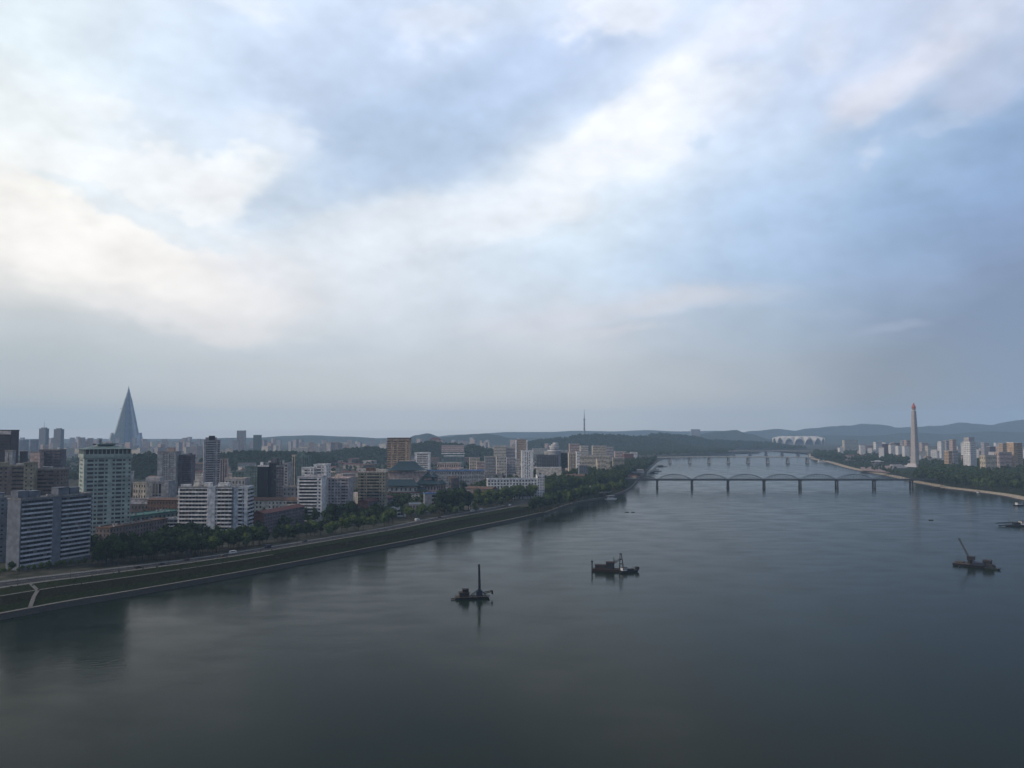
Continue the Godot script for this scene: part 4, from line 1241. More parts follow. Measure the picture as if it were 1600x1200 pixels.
func make_trees() -> void:
	var g := "riverside street trees"
	tree_row(20, 894, 86, 893, 2, 3, 1, 7, 8, LAND, [0], "lone small dark tree on the pavement before the blue-grey balcony slab", "pavement trees before the balcony slab")
	tree_row(-4, 899, 146, 881, 16, 4, 1, 3.5, 5.5, LAND, [1, 3], "low dark bush along the foot of the blue-grey balcony slab", "bushes before the balcony slab")
	tree_row(150, 885, 300, 868, 34, 5, 2, 13, 18, LAND, [0, 2, 4], "dark leafy tree in the row hiding the brown office block", "trees before the brown office block")
	tree_row(170, 873, 300, 857, 18, 6, 2, 14, 19, LAND, [0, 2, 4], "tall dark tree in the second row before the brown office block", "second row before the brown office block")
	tree_row(296, 867, 402, 852, 24, 5, 3, 12, 17, LAND, [0, 1, 2], "leafy tree at the foot of the white balcony slab", "trees before the white slab")
	tree_row(400, 853, 520, 834, 20, 5, 3, 10, 15, LAND, [0, 1, 2], "leafy tree beside the long red roofed block", "trees before the red roofed block")
	tree_row(512, 822, 548, 818, 6, 3, 1, 19, 23, LAND, [2, 4], "tall dark tree before the pale square-windowed block", "tall trees before the pale block")
	tree_row(525, 834, 612, 818, 11, 4, 2, 12, 16, LAND, [1, 3], "rounded light green roadside tree with visible trunk", "rounded roadside trees")
	tree_row(560, 815, 640, 806, 10, 5, 2, 10, 14, LAND, [0, 3], "bushy tree below the shorter red roofed block", "trees below the shorter red block")
	tree_row(634, 812, 690, 803, 12, 4, 2, 12, 16, LAND, [0, 1, 3], "leafy tree between white pavilion and blue-roofed office", "trees beside the blue-roofed office")
	tree_row(686, 803, 730, 797, 13, 3, 2, 22, 28, LAND, [2, 4, 0], "very tall dark tree in the clump beside the blue-roofed office", "tall dark clump")
	tree_row(700, 806, 800, 786, 12, 4, 2, 9, 13, LAND, [1, 3], "low light green tree along the riverside road's parked cars", "low roadside trees")
	tree_row(738, 792, 850, 774, 30, 5, 3, 15, 21, LAND, [0, 1, 3], "leafy tree hiding the foot of the square-windowed school", "trees before the school")
	tree_row(850, 795, 905, 784, 18, 4, 2, 15, 20, 6.0, [0, 1, 2], "dark tree in the clump overhanging the river wall", "clump at the river wall")
	tree_row(900, 782, 972, 766, 26, 5, 3, 15, 20, 6.0, [0, 1, 3], "tree on the wooded shore short of the arched bridge", "shore trees before the bridge")
	tree_row(865, 774, 968, 757, 26, 6, 3, 17, 23, LAND, [0, 2, 4], "taller tree in the wood behind the shore short of the bridge", "wood behind the shore")
	tree_row(1004, 739, 1026, 722, 12, 2, 2, 15, 20, LAND, [0, 2], "tree on the shore just beyond the arched bridge", "shore trees beyond the bridge")
	tree_row(1448, 755, 1600, 769, 22, 4, 2, 15, 20, EAST, [0, 1, 2], "front tree of the park belt along the sandy bank", "front park trees")
	tree_row(1440, 748, 1600, 760, 20, 4, 2, 17, 22, EAST, [0, 2, 4], "taller tree inside the park belt behind the sandy bank", "inner park trees")
	tree_row(1392, 739, 1440, 745, 8, 3, 1, 8, 11, EAST, [1, 3], "small tree on the slope below the stone torch tower", "trees below the torch tower")
	tree_row(828, 801, 876, 790, 14, 4, 2, 13, 18, 6.0, [0, 1, 2], "dark tree where the promenade ends at the wooded shore", "trees at the promenade end")
	tree_row(826, 780, 868, 773, 10, 4, 2, 16, 21, LAND, [0, 1], "tall tree beside the end block of the square-windowed school", "trees at the school end")
	# beyond counting: belts further off
	wood_patch("wooded riverbank between the arched bridge and the long yellow-beige hall", [[850, 775], [968, 757], [1020, 722], [905, 742]], 620, 14, 21, LAND, 61)
	wood_patch("trees round the school and slotted tower", [[735, 785], [860, 770], [880, 752], [748, 765]], 240, 13, 19, LAND, 62)
	wood_patch("dark park belt on the sandy bank below the far housing", [[1432, 752], [1640, 768], [1640, 727], [1440, 727]], 1100, 14, 21, EAST, 63)
	wood_patch("park wood beyond the stone torch tower", [[1268, 716], [1416, 727], [1424, 713], [1272, 708]], 800, 13, 18, EAST, 64)
	wood_patch("narrow green belt along the sandy promenade", [[1280, 719.5], [1395, 741], [1400, 734], [1290, 717]], 130, 6, 10, EAST, 65)
	wood_patch("courtyard trees behind the riverside towers", [[140, 872], [620, 812], [640, 770], [200, 775]], 560, 9, 14, LAND, 66)
	wood_patch("street trees of the quarter round the study palace", [[620, 795], [860, 775], [900, 735], [640, 745]], 420, 9, 14, LAND, 67)
	wood_patch("green belts of the quarter below the wooded hills", [[560, 745], [960, 735], [1000, 716], [520, 722]], 700, 9, 13, LAND, 68)
	wood_patch("trees of the far western quarter", [[0, 745], [560, 740], [540, 716], [0, 718]], 500, 9, 13, LAND, 69)
	wood_patch("far tree belts beyond the second bridge", [[1000, 714], [1140, 708], [1150, 704], [960, 706]], 500, 10, 15, LAND, 70)


# ---------- landmarks ----------
func study_palace() -> void:
	# tiled halls with curled roofs stacked over a long windowed base
	var depth := 1160.0
	var o := thing("study_palace", "huge study palace with stacked dark teal curled roofs above a long windowed base", "palace", place(648, depth), 6)
	var s := depth / F
	var lv := func(y: float) -> float: return height_at(y, depth) - LAND
	# [x0 px, x1 px, z front, z back, wall foot y, eave y, ridge y, wall material, windows]
	var halls := [
		[-52, 44, 14.0, -44.0, 790.0, 769.0, 769.0, "base"],
		[-48, 8, 10.0, -6.0, 769.0, 760.0, 748.5, "front"],
		[2, 20, 11.0, -1.0, 769.0, 767.0, 760.0, "porch"],
		[-2, 42, 2.0, -22.0, 769.0, 758.5, 746.5, "east"],
		[-44, 20, -6.0, -40.0, 769.0, 737.0, 721.5, "main"],
		[12, 30, -4.0, -24.0, 769.0, 746.0, 737.5, "small"],
		[22, 40, -26.0, -46.0, 769.0, 748.0, 739.5, "small"],
		[34, 52, -6.0, -26.0, 775.0, 757.0, 750.0, "small"]]
	for k in halls:
		var x0: float = k[0] * s
		var x1: float = k[1] * s
		var yf: float = maxf(lv.call(k[4]), 0.0)
		var ye: float = lv.call(k[5])
		var yr: float = lv.call(k[6])
		var w := x1 - x0
		var d: float = k[2] - k[3]
		var hall := Node3D.new()
		hall.name = "base" if k[7] == "base" else "hall"
		o.add_child(hall, true)
		var mb := Mb.new()
		var panes := []
		var bal := []
		var inset := 0.0 if k[7] == "base" else 3.0
		var front := [[1, "g", maxi(3, int(w / 4.6)), 0.42, 0.55]]
		var floors := 3
		if k[7] == "front":
			floors = 1
			front = [[1, "g", 7, 0.36, 0.6]]
		elif k[7] == "main":
			floors = 1
			front = [[1, "n"]]
		elif k[7] != "base":
			floors = 1
		var bottom := yf - 0.01 if k[7] == "base" else yf
		var p := Vector3(x0 + inset, bottom, k[2] - inset)
		facade(mb, panes, bal, p, Vector3.RIGHT, Vector3.BACK, w - inset * 2, 1.0, ye - bottom, floors, front, true)
		facade(mb, panes, bal, p + Vector3(w - inset * 2, 0, 0), Vector3.FORWARD, Vector3.RIGHT, d - inset * 2, 1.0, ye - bottom, floors, [[1, "g", maxi(2, int(d / 5)), 0.42, 0.5]], true)
		facade(mb, panes, bal, p + Vector3(0, 0, -d + inset * 2), Vector3.BACK, Vector3.LEFT, d - inset * 2, 1.0, ye - bottom, floors, [[1, "g", maxi(2, int(d / 5)), 0.42, 0.5]], true)
		if k[7] == "base":
			mb.quad(Vector3(x0, ye, k[2]), Vector3(x1, ye, k[2]), Vector3(x1, ye, k[3]), Vector3(x0, ye, k[3]), Vector3.UP)
		part(hall, "wall", mb, M.pale if k[7] in ["base", "front"] else M.pink)
		var rest := Mb.new()
		for q in panes:
			var c: Vector3 = q[0]
			var u: Vector3 = q[3] * (q[1] * 0.5)
			var v: Vector3 = Vector3.UP * (q[2] * 0.5)
			rest.quad(c - u - v, c + u - v, c + u + v, c - u + v, q[4])
		var gl := part(hall, "glazing", rest, M.glaze)
		gl.set_meta("kind", "stuff")
		var r := Mb.new()
		if k[7] == "base":
			r.box(Vector3((x0 + x1) * 0.5, ye + 0.4, (k[2] + k[3]) * 0.5), Vector3(w + 2, 0.8, d + 2))
			part(hall, "cornice", r, M.roofred)
		else:
			var lift := 1.6 if w > 25 else 0.9
			hip_roof(r, x0 - 1.5, x1 + 1.5, k[3] - 1.5, k[2] + 1.5, ye, yr, 1.55, lift)
			part(hall, "roof", r, M.tile)
			var rb := Mb.new()
			var half := (d + 3.0) * 0.5
			var rl := w + 3.0 - half * 2
			rb.box(Vector3((x0 + x1) * 0.5, yr + 0.35, (k[2] + k[3]) * 0.5), Vector3(maxf(rl, 3.0), 1.0, 1.0))
			part(hall, "ridge", rb, M.roofpale)
			rb = Mb.new()
			for e in [-1.0, 1.0]:
				rb.box(Vector3((x0 + x1) * 0.5 + e * maxf(rl, 3.0) * 0.5, yr + 0.9, (k[2] + k[3]) * 0.5), Vector3(0.9, 2.2, 1.1))
			part(hall, "ridge_ends", rb, M.tile)

func pyramid_hotel() -> void:
	var depth := 4510.0
	var o := thing("pyramid_hotel", "giant hazy blue-glass pyramid skyscraper with three sloping wings on the skyline", "skyscraper", place(199.5, depth, 14.0), 14)
	var top := height_at(604, depth) - 14.0
	for k in 3:
		var a := deg_to_rad(-150 + 120.0 * k)
		var d := Vector3(cos(a), 0, -sin(a))
		var n := Vector3(-d.z, 0, d.x)
		var out := [Vector2(0, top * 0.94), Vector2(19, top * 0.78), Vector2(47, top * 0.45), Vector2(68, top * 0.20), Vector2(73, top * 0.20), Vector2(76, top * 0.235), Vector2(84, top * 0.235), Vector2(100, 0)]
		var thick := [4.0, 6.0, 8.0, 9.0, 9.0, 9.0, 9.0, 9.0]
		var mb := Mb.new()
		for i in out.size() - 1:
			var p: Vector2 = out[i]
			var q: Vector2 = out[i + 1]
			for sg in [-1.0, 1.0]:
				var t0: Vector3 = n * thick[i] * sg
				var t1: Vector3 = n * thick[i + 1] * sg
				mb.flat(d * p.x + t0 + Vector3(0, p.y, 0), d * q.x + t1 + Vector3(0, q.y, 0), d * q.x + t1 * 1.05, d * p.x + t0 * 1.1, n * sg)
			mb.flat(d * p.x + n * thick[i] + Vector3(0, p.y, 0), d * q.x + n * thick[i + 1] + Vector3(0, q.y, 0), d * q.x - n * thick[i + 1] + Vector3(0, q.y, 0), d * p.x - n * thick[i] + Vector3(0, p.y, 0), d + Vector3(0, 0.3, 0))
		part(o, "wing", mb, M.rawtower if k == 0 else M.glasstower)
	var c := Mb.new()
	c.lathe(Vector3.ZERO, [Vector2(22, 0), Vector2(19, top * 0.45), Vector2(15.5, top * 0.74), Vector2(11.0, top * 0.86), Vector2(0.4, top)], 18)
	part(o, "cone", c, M.glasstower)
	c = Mb.new()
	for i in 8:
		var y := top * (0.76 + 0.018 * i)
		c.lathe(Vector3.ZERO, [Vector2(15.6 - i * 0.8, y), Vector2(15.6 - i * 0.8, y + 2.2)], 18)
	part(o, "cone_rings", c, M.slate)
	c = Mb.new()
	c.tube(Vector3(0, top - 1, 0), Vector3(0, top + 8, 0), 0.8, 0.3, 6)
	part(o, "spike", c, M.steel)
	c = Mb.new()
	var cy := height_at(639, depth) - 14.0
	c.tube(Vector3(-30, cy - 30, 6), Vector3(-30, cy + 4, 6), 0.9, 0.9, 6)
	c.tube(Vector3(-40, cy + 2, 6), Vector3(-18, cy + 2, 6), 0.9, 0.7, 6)
	part(o, "crane", c, M.steel)

func torch_tower() -> void:
	var depth := 2280.0
	var o := thing("torch_tower", "tall tapering pale stone tower crowned with a red torch flame on the park bank", "tower", place(1428.5, depth, EAST), 24)
	var y0 := 6.0
	var y1 := height_at(642, depth) - EAST
	var mb := Mb.new()
	mb.frustum(Vector3(0, 0, 0), Vector2(44, 44), Vector2(36, 36), 4.0)
	mb.frustum(Vector3(0, 4, 0), Vector2(30, 30), Vector2(26, 26), 5.0)
	part(o, "pedestal", mb, M.stone)
	var tiers := 18
	for i in tiers:
		var a := y0 + (y1 - y0) * i / tiers
		var b := y0 + (y1 - y0) * (i + 1) / tiers
		var w0 := lerpf(17.0, 8.6, float(i) / tiers)
		var w1 := lerpf(17.0, 8.6, float(i + 1) / tiers) + 0.25
		mb = Mb.new()
		mb.frustum(Vector3(0, a, 0), Vector2(w0, w0), Vector2(w1, w1), b - a - 1.4)
		mb.frustum(Vector3(0, b - 1.4, 0), Vector2(w1 - 2.2, w1 - 2.2), Vector2(w1 - 2.2, w1 - 2.2), 1.4)
		# raised ribs down the middle of each side
		for sg in [-1.0, 1.0]:
			mb.box(Vector3(sg * w1 * 0.22, (a + b) * 0.5, 0), Vector3(1.2, b - a - 0.9, w0 + 0.7))
			mb.box(Vector3(0, (a + b) * 0.5, sg * w1 * 0.22), Vector3(w0 + 0.7, b - a - 0.9, 1.2))
		part(o, "tier", mb, M.stone)
	mb = Mb.new()
	mb.lathe(Vector3(0, y1, 0), [Vector2(4.2, 0), Vector2(3.6, 2.5), Vector2(5.6, 5.0), Vector2(5.8, 6.2), Vector2(0, 6.2)], 16)
	part(o, "torch_cup", mb, M.stone)
	mb = Mb.new()
	mb.lathe(Vector3(0, y1 + 6.2, 0), [Vector2(4.6, 0), Vector2(5.7, 2.6), Vector2(5.2, 6.0), Vector2(3.4, 9.4), Vector2(2.4, 12.0), Vector2(1.4, 14.6), Vector2(0, 16.4)], 9)
	part(o, "flame", mb, M.flame)
	# white steps and wall beside it
	var st := thing("stone_stair", "broad white stone stair and wall leading to the torch tower", "stairs", place(1404, 2200, EAST), 10)
	mb = Mb.new()
	for i in 6:
		mb.box(Vector3(0, 0.5 + i * 0.8, -i * 3.0), Vector3(46 - i * 3, 1.0 + i * 1.6, 6))
	part(st, "steps", mb, M.stone)
	mb = Mb.new()
	mb.box(Vector3(-21, 3.5, 0), Vector3(5, 7, 5))
	mb.box(Vector3(-21, 7.4, 0), Vector3(5.8, 0.8, 5.8))
	part(st, "plinth", mb, M.white)

func tv_mast() -> void:
	var depth := 4250.0
	var base := height_at(684, depth)
	var o := thing("television_tower", "slender grey television tower with a small round deck on the wooded hill", "tower", place(913, depth, base))
	var lv := func(y: float) -> float: return height_at(y, depth) - base
	var mb := Mb.new()
	mb.lathe(Vector3(0, 0, 0), [Vector2(5.6, -6), Vector2(4.4, lv.call(672)), Vector2(3.4, lv.call(657)), Vector2(2.6, lv.call(652))], 14)
	part(o, "shaft", mb, M.grey)
	mb = Mb.new()
	mb.lathe(Vector3(0, lv.call(656.5), 0), [Vector2(3.0, 0), Vector2(6.0, 1.8), Vector2(6.0, 4.8), Vector2(3.0, 6.4)], 18)
	part(o, "deck", mb, M.grey)
	mb = Mb.new()
	mb.tube(Vector3(0, lv.call(652.5), 0), Vector3(0, lv.call(646), 0), 1.6, 1.2, 8)
	mb.tube(Vector3(0, lv.call(646), 0), Vector3(0, lv.call(639), 0), 1.0, 0.4, 8)
	part(o, "antenna", mb, M.steel)

func stadium() -> void:
	var depth := 5900.0
	var o := thing("stadium", "white stadium with scalloped parachute arches, hazy beyond the third bridge", "stadium", place(1247, depth, 5.0))
	var ro := 176.0
	var ri := 105.0
	var n := 16
	for k in n:
		var a0 := TAU * k / n + 0.1
		var a1 := TAU * (k + 1) / n + 0.1
		var mb := Mb.new()
		var steps := 8
		for i in steps:
			var q := []
			for j in 2:
				var t := float(i + j) / steps
				var a := lerpf(a0, a1, t)
				var arch := 44.0 * (1.0 - pow(absf(2.0 * t - 1.0), 2.2))
				var dir := Vector3(cos(a), 0, sin(a))
				q.append([dir * ro + Vector3(0, arch, 0), dir * (ri + 30) + Vector3(0, 50 + 5 * sin(t * PI), 0), dir * ri + Vector3(0, 58, 0)])
			for l in 2:
				mb.flat(q[0][l], q[1][l], q[1][l + 1], q[0][l + 1], Vector3.UP)
		# rib
		var d0 := Vector3(cos(a0), 0, sin(a0))
		mb.tube(d0 * (ro + 2), d0 * (ri + 30) + Vector3(0, 50, 0), 3.2, 2.6, 6)
		part(o, "arch", mb, M.pale)
	var w := Mb.new()
	w.lathe(Vector3.ZERO, [Vector2(ro - 22, 0), Vector2(ro - 30, 30)], 32)
	part(o, "stand", w, M.darkgrey)

func arched_bridge() -> void:
	var depth := 1517.0
	var deck := height_at(748.6, depth)
	var o := thing("arched_bridge", "dark steel road bridge with bow arches on stone piers, first across the river", "bridge", place(1026, depth, 0))
	var xs := []
	for p in [970, 1026, 1080, 1136, 1192, 1248, 1305, 1363, 1421, 1470]:
		xs.append((p - 1026.0) / F * depth)
	var mb := Mb.new()
	mb.box(Vector3((xs[0] + xs[-1]) * 0.5, deck - 0.9, 0), Vector3(xs[-1] - xs[0], 1.4, 11))
	for sg in [-1.0, 1.0]:
		mb.box(Vector3((xs[0] + xs[-1]) * 0.5, deck - 1.2, sg * 5.4), Vector3(xs[-1] - xs[0], 2.6, 0.5))
	part(o, "deck", mb, M.steel)
	for sg in [-1.0, 1.0]:
		var ra := Mb.new()
		ra.box(Vector3((xs[0] + xs[-1]) * 0.5, deck + 1.0, sg * 6.4), Vector3(xs[-1] - xs[0], 0.12, 0.1))
		for i in int((xs[-1] - xs[0]) / 4.0):
			ra.box(Vector3(xs[0] + i * 4.0, deck + 0.4, sg * 6.4), Vector3(0.1, 1.2, 0.1))
		part(o, "railing", ra, M.steel)
	for i in range(1, 9):
		# stone piers: two columns joined under the deck
		var pr := Mb.new()
		for sg in [-1.0, 1.0]:
			pr.frustum(Vector3(xs[i], -2, sg * 4.6), Vector2(2.1, 3.4), Vector2(1.7, 2.6), deck - 1.2)
		pr.box(Vector3(xs[i], deck - 2.9, 0), Vector3(3.0, 1.8, 13))
		pr.frustum(Vector3(xs[i], -2, 0), Vector2(2.8, 14), Vector2(2.5, 13), 3.0)
		part(o, "pier", pr, M.rubble)
	for i in range(0, 8):
		var x0: float = xs[i] + (2.5 if i > 0 else 24.0)
		var x1: float = xs[i + 1] - 2.5
		for sg in [-1.0, 1.0]:
			var ar := Mb.new()
			var k := 12
			var prev := Vector3.ZERO
			for j in k + 1:
				var t := float(j) / k
				var q := Vector3(lerpf(x0, x1, t), deck + (8.8 if i > 0 else 5.0) * (1.0 - pow(absf(2.0 * t - 1.0), 2.3)), sg * 5.6)
				if j > 0:
					ar.box((prev + q) * 0.5, Vector3(prev.distance_to(q) + 0.2, 0.6, 0.6), Basis(Vector3.BACK, atan2(q.y - prev.y, q.x - prev.x)))
				if j > 0 and j < k:
					ar.tube(Vector3(q.x, deck - 0.4, q.z), q, 0.2, 0.2, 4)
					if j < k - 1:
						var t2 := float(j + 1) / k
						var q2 := Vector3(lerpf(x0, x1, t2), deck, q.z)
						ar.tube(q, q2, 0.13, 0.13, 4)
				prev = q
			part(o, "arch", ar, M.steel)

func girder_bridge(label: String, depth: float, deck_py: float, foot_x0: float, foot_x1: float, piers: Array, m: Material, rise: float) -> void:
	var deck := height_at(deck_py, depth)
	var o := thing("girder_bridge", label, "bridge", place(foot_x0, depth, 0))
	var x_of := func(p: float) -> float: return (p - foot_x0) / F * depth
	var x1: float = x_of.call(foot_x1)
	var dk := Mb.new()
	var steps := 24
	for i in steps:
		var t0 := float(i) / steps
		var t1 := float(i + 1) / steps
		var a := Vector3(x1 * t0, deck + rise * sin(t0 * PI), 0)
		var b := Vector3(x1 * t1, deck + rise * sin(t1 * PI), 0)
		dk.box((a + b) * 0.5, Vector3(a.distance_to(b), 2.0, 22), Basis(Vector3.BACK, atan2(b.y - a.y, b.x - a.x)))
	part(o, "deck", dk, m)
	var ra := Mb.new()
	for sg in [-1.0, 1.0]:
		for i in steps * 3:
			var t := (i + 0.5) / (steps * 3.0)
			ra.box(Vector3(x1 * t, deck + rise * sin(t * PI) + 1.5, sg * 10.6), Vector3(x1 / (steps * 3.0), 1.0, 0.3))
	part(o, "parapet", ra, M.pale)
	for p in piers:
		var x: float = x_of.call(p)
		var pr := Mb.new()
		var y := deck + rise * sin(clampf(x / x1, 0, 1) * PI) - 1.0
		pr.frustum(Vector3(x, -2, 0), Vector2(6.5, 20), Vector2(5.0, 17), y + 0.5)
		pr.frustum(Vector3(x, -2, 0), Vector2(10, 24), Vector2(8, 22), 4.0)
		part(o, "pier", pr, m)

func park_pavilion() -> void:
	var depth := 2230.0
	var o := thing("park_pavilion", "open pavilion with two white curled roof tiers in the park beyond the plaza", "pavilion", place(1370, depth, EAST), -8)
	var mb := Mb.new()
	for x in [-9, -3, 3, 9]:
		for z in [-6, 6]:
			mb.tube(Vector3(x, 0, z), Vector3(x, 9, z), 0.6, 0.6, 6)
	part(o, "columns", mb, M.stone)
	mb = Mb.new()
	hip_roof(mb, -14, 14, -10, 10, 9, 12, 1.5, 1.4)
	part(o, "lower_roof", mb, M.stone)
	mb = Mb.new()
	mb.box(Vector3(0, 13, 0), Vector3(14, 4, 8))
	part(o, "upper_wall", mb, M.mauve)
	mb = Mb.new()
	hip_roof(mb, -15, 15, -9, 9, 15, 18.5, 1.5, 2.0)
	part(o, "upper_roof", mb, M.white)

func east_city() -> void:
	var n1 := [[1, "n"]]
	var grid := [[1, "g", 6, 0.5, 0.5]]
	var o := {"level": EAST, "each": false}
	tower("white_framed_tower", "sunlit white-framed tower with tall rooftop box behind the park belt", 1515, 1950, 20, 19, 691, 22, 14, M.white, [[1.8, "n"], [16, "g", 5, 0.5, 0.45], [1.8, "n"]], [[1, "g", 4, 0.4, 0.5]], {"level": EAST, "each": false, "deep": true, "roof_mat": M.white, "over": 0.8, "tops": [[0.55, 0.6, 18, 14, 11, M.mauve]]})
	tower("edge_tower", "brown and tan tower with a bright white corner strip behind the park belt", 1583, 1900, 26, 18, 692, 18, 14, M.tan, [[5, "n"], [1.8, "n"], [9, "g", 4, 0.5, 0.5]], n1, {"level": EAST, "each": false, "deep": true, "roof_mat": M.white})
	var rows := [
		[1538, 1800, 30, 712, M.beige, 4, "long low sunlit beige building behind the park belt"],
		[1560, 1880, 34, 707, M.pink, 5, "low reddish brown building with pale roof edge behind the park belt"],
		[1561, 2500, 16, 697, M.pink, 9, "stepped rosy block beyond the reddish brown building"],
		[1566, 2480, 14, 693, M.tan, 10, "taller tan core of the stepped rosy block"],
		[1481, 2050, 12, 705, M.tan, 6, "small tan block with orange end by the park belt"],
		[1488, 2080, 15, 704, M.mauve, 6, "small mauve block beside the small tan one"],
		[1488, 2650, 14, 687, M.pink, 12, "slim rosy tower with a pale base band"],
		[1470, 2800, 15, 690, M.white, 12, "pale tower pair member nearer the slim rosy tower's far side"],
		[1478, 2850, 16, 689, M.mauve, 12, "mauve tower joined to the pale tower"],
		[1506, 2900, 16, 696, M.white, 8, "white mid-rise between rosy tower and framed tower"],
		[1319, 3500, 64, 688, M.pale, 10, "long pale slab of flats beyond the park wood"],
		[1345, 3300, 66, 696, M.pink, 4, "low pale pink row beyond the park wood"],
		[1368, 3100, 25, 691, M.white, 7, "white block standing over the low pink row"],
		[1378, 3150, 60, 694, M.brick, 5, "brick-red rows beyond the park wood"],
		[1396, 3200, 40, 692, M.brick, 6, "second brick-red row next to the torch tower"],
		[1410, 3000, 16, 689, M.grey, 9, "slim grey tower next to the torch tower"],
		[1416, 2950, 17, 688, M.pink, 9, "slim rosy tower right beside the torch tower"],
		[1437, 2500, 11, 712, M.white, 4, "small white house at the foot of the torch tower"],
		[1446, 2550, 24, 713, M.tan, 3, "low orange-tan row near the torch tower"],
		[1449, 3000, 40, 697, M.pale, 6, "pale rows between torch tower and pale tower pair"],
		[1440, 3400, 30, 692, M.pink, 7, "rosy far block just past the torch tower"],
		[1537, 3000, 22, 692, M.mauve, 9, "mauve far block past the framed tower"],
		[1546, 2700, 40, 698, M.plum, 6, "plum coloured row past the framed tower"],
		[1575, 3100, 26, 691, M.teal, 9, "grey-green far block before the edge tower"]]
	for k in rows:
		var g: Array = [[1, "g", maxi(3, int(k[2] / 3.2)), 0.42, 0.42]]
		tower("apartment_block", k[6], k[0], k[1], k[2], 15, k[3], 14, k[5], k[4], g, [[1, "g", 3, 0.4, 0.5]], {"level": EAST, "each": false, "roof_mat": M.roofpale})
	tower("hill_slab", "lone hazy grey slab building on the ridge beyond the bridges", 1080, 6300, 68, 20, 671, 0, 10, M.grey, [[1, "g", 14, 0.5, 0.5]], n1, {"each": false, "level": height_at(684, 6300), "roof_mat": M.grey})
	tower("hill_palace", "pink palace with red roofs on the hill top beyond the glass-grid block", 671, 2950, 40, 20, 687, 0, 3, M.pink, grid, n1, {"each": false, "level": height_at(697, 2950), "roof": "hip", "rise": 8, "roof_mat": M.roofred})
	tower("hill_palace", "long pale pink museum wall on the hill side", 690, 2700, 72, 20, 696, 0, 3, M.pink, [[1, "g", 18, 0.45, 0.4]], n1, {"each": false, "level": height_at(706, 2700), "foot": 1.0})


# ---------- boats ----------
# hull along x, deck at y = h, bow (raked) at +x
func hull_shape(mb: Mb, l: float, w: float, h: float, rake: float, stern := 0.5) -> void:
	var lo := [Vector3(-l * 0.5 + stern, -0.6, -w * 0.44), Vector3(l * 0.5 - rake, -0.6, -w * 0.44), Vector3(l * 0.5 - rake * 0.6, -0.6, 0), Vector3(l * 0.5 - rake, -0.6, w * 0.44), Vector3(-l * 0.5 + stern, -0.6, w * 0.44)]
	var hi := [Vector3(-l * 0.5, h, -w * 0.5), Vector3(l * 0.5 - rake * 0.6, h, -w * 0.5), Vector3(l * 0.5, h + 0.3, 0), Vector3(l * 0.5 - rake * 0.6, h, w * 0.5), Vector3(-l * 0.5, h, w * 0.5)]
	for i in 5:
		var j := (i + 1) % 5
		mb.flat(lo[i], lo[j], hi[j], hi[i], (lo[i] + lo[j]) * 0.5 + Vector3(0, 0.6, 0))
	mb.flat3(hi[0], hi[1], hi[4], Vector3.UP)
	mb.flat3(hi[1], hi[3], hi[4], Vector3.UP)
	mb.flat3(hi[1], hi[2], hi[3], Vector3.UP)

func rail(o: Node3D, l: float, w: float, y: float, m: Material) -> void:
	var r := Mb.new()
	for sg in [-1.0, 1.0]:
		r.tube(Vector3(-l * 0.48, y + 1.0, sg * w * 0.48), Vector3(l * 0.4, y + 1.0, sg * w * 0.48), 0.05, 0.05, 4)
		for i in int(l / 2.0):
			r.tube(Vector3(-l * 0.48 + i * 2.0 * 0.92, y, sg * w * 0.48), Vector3(-l * 0.48 + i * 2.0 * 0.92, y + 1.0, sg * w * 0.48), 0.05, 0.05, 4)
	part(o, "railing", r, m)

func cabin(o: Node3D, ct: Vector3, s: Vector3, m: Material, n: int) -> void:
	var c := Mb.new()
	c.box(ct + Vector3(0, s.y * 0.5, 0), s)
	var cb := part(o, "cabin", c, m)
	c = Mb.new()
	c.box(ct + Vector3(0, s.y + 0.12, 0), Vector3(s.x + 0.6, 0.24, s.z + 0.6))
	part(cb, "cabin_roof", c, M.rust)
	for i in n:
		for sg in [-1.0, 1.0]:
			c = Mb.new()
			c.box(ct + Vector3(-s.x * 0.5 + s.x * (i + 0.5) / n, s.y * 0.62, sg * (s.z * 0.5 + 0.02)), Vector3(s.x / n * 0.6, s.y * 0.36, 0.06))
			part(cb, "window", c, M.pane[0])

func lattice(mb: Mb, a: Vector3, b: Vector3, w: float, r: float, n: int) -> void:
	var d := (b - a).normalized()
	var s := d.cross(Vector3.UP if absf(d.y) < 0.9 else Vector3.RIGHT).normalized() * w * 0.5
	var t := d.cross(s).normalized() * w * 0.5
	var c := [s + t, s - t, -s - t, -s + t]
	for k in 4:
		mb.tube(a + c[k], b + c[k] * 0.6, r, r * 0.8, 4)
	for i in n:
		var p := a.lerp(b, float(i) / n)
		var q := a.lerp(b, float(i + 1) / n)
		for k in 4:
			mb.tube(p + c[k], q + c[(k + 1) % 4] * 0.8, r * 0.5, r * 0.5, 3)

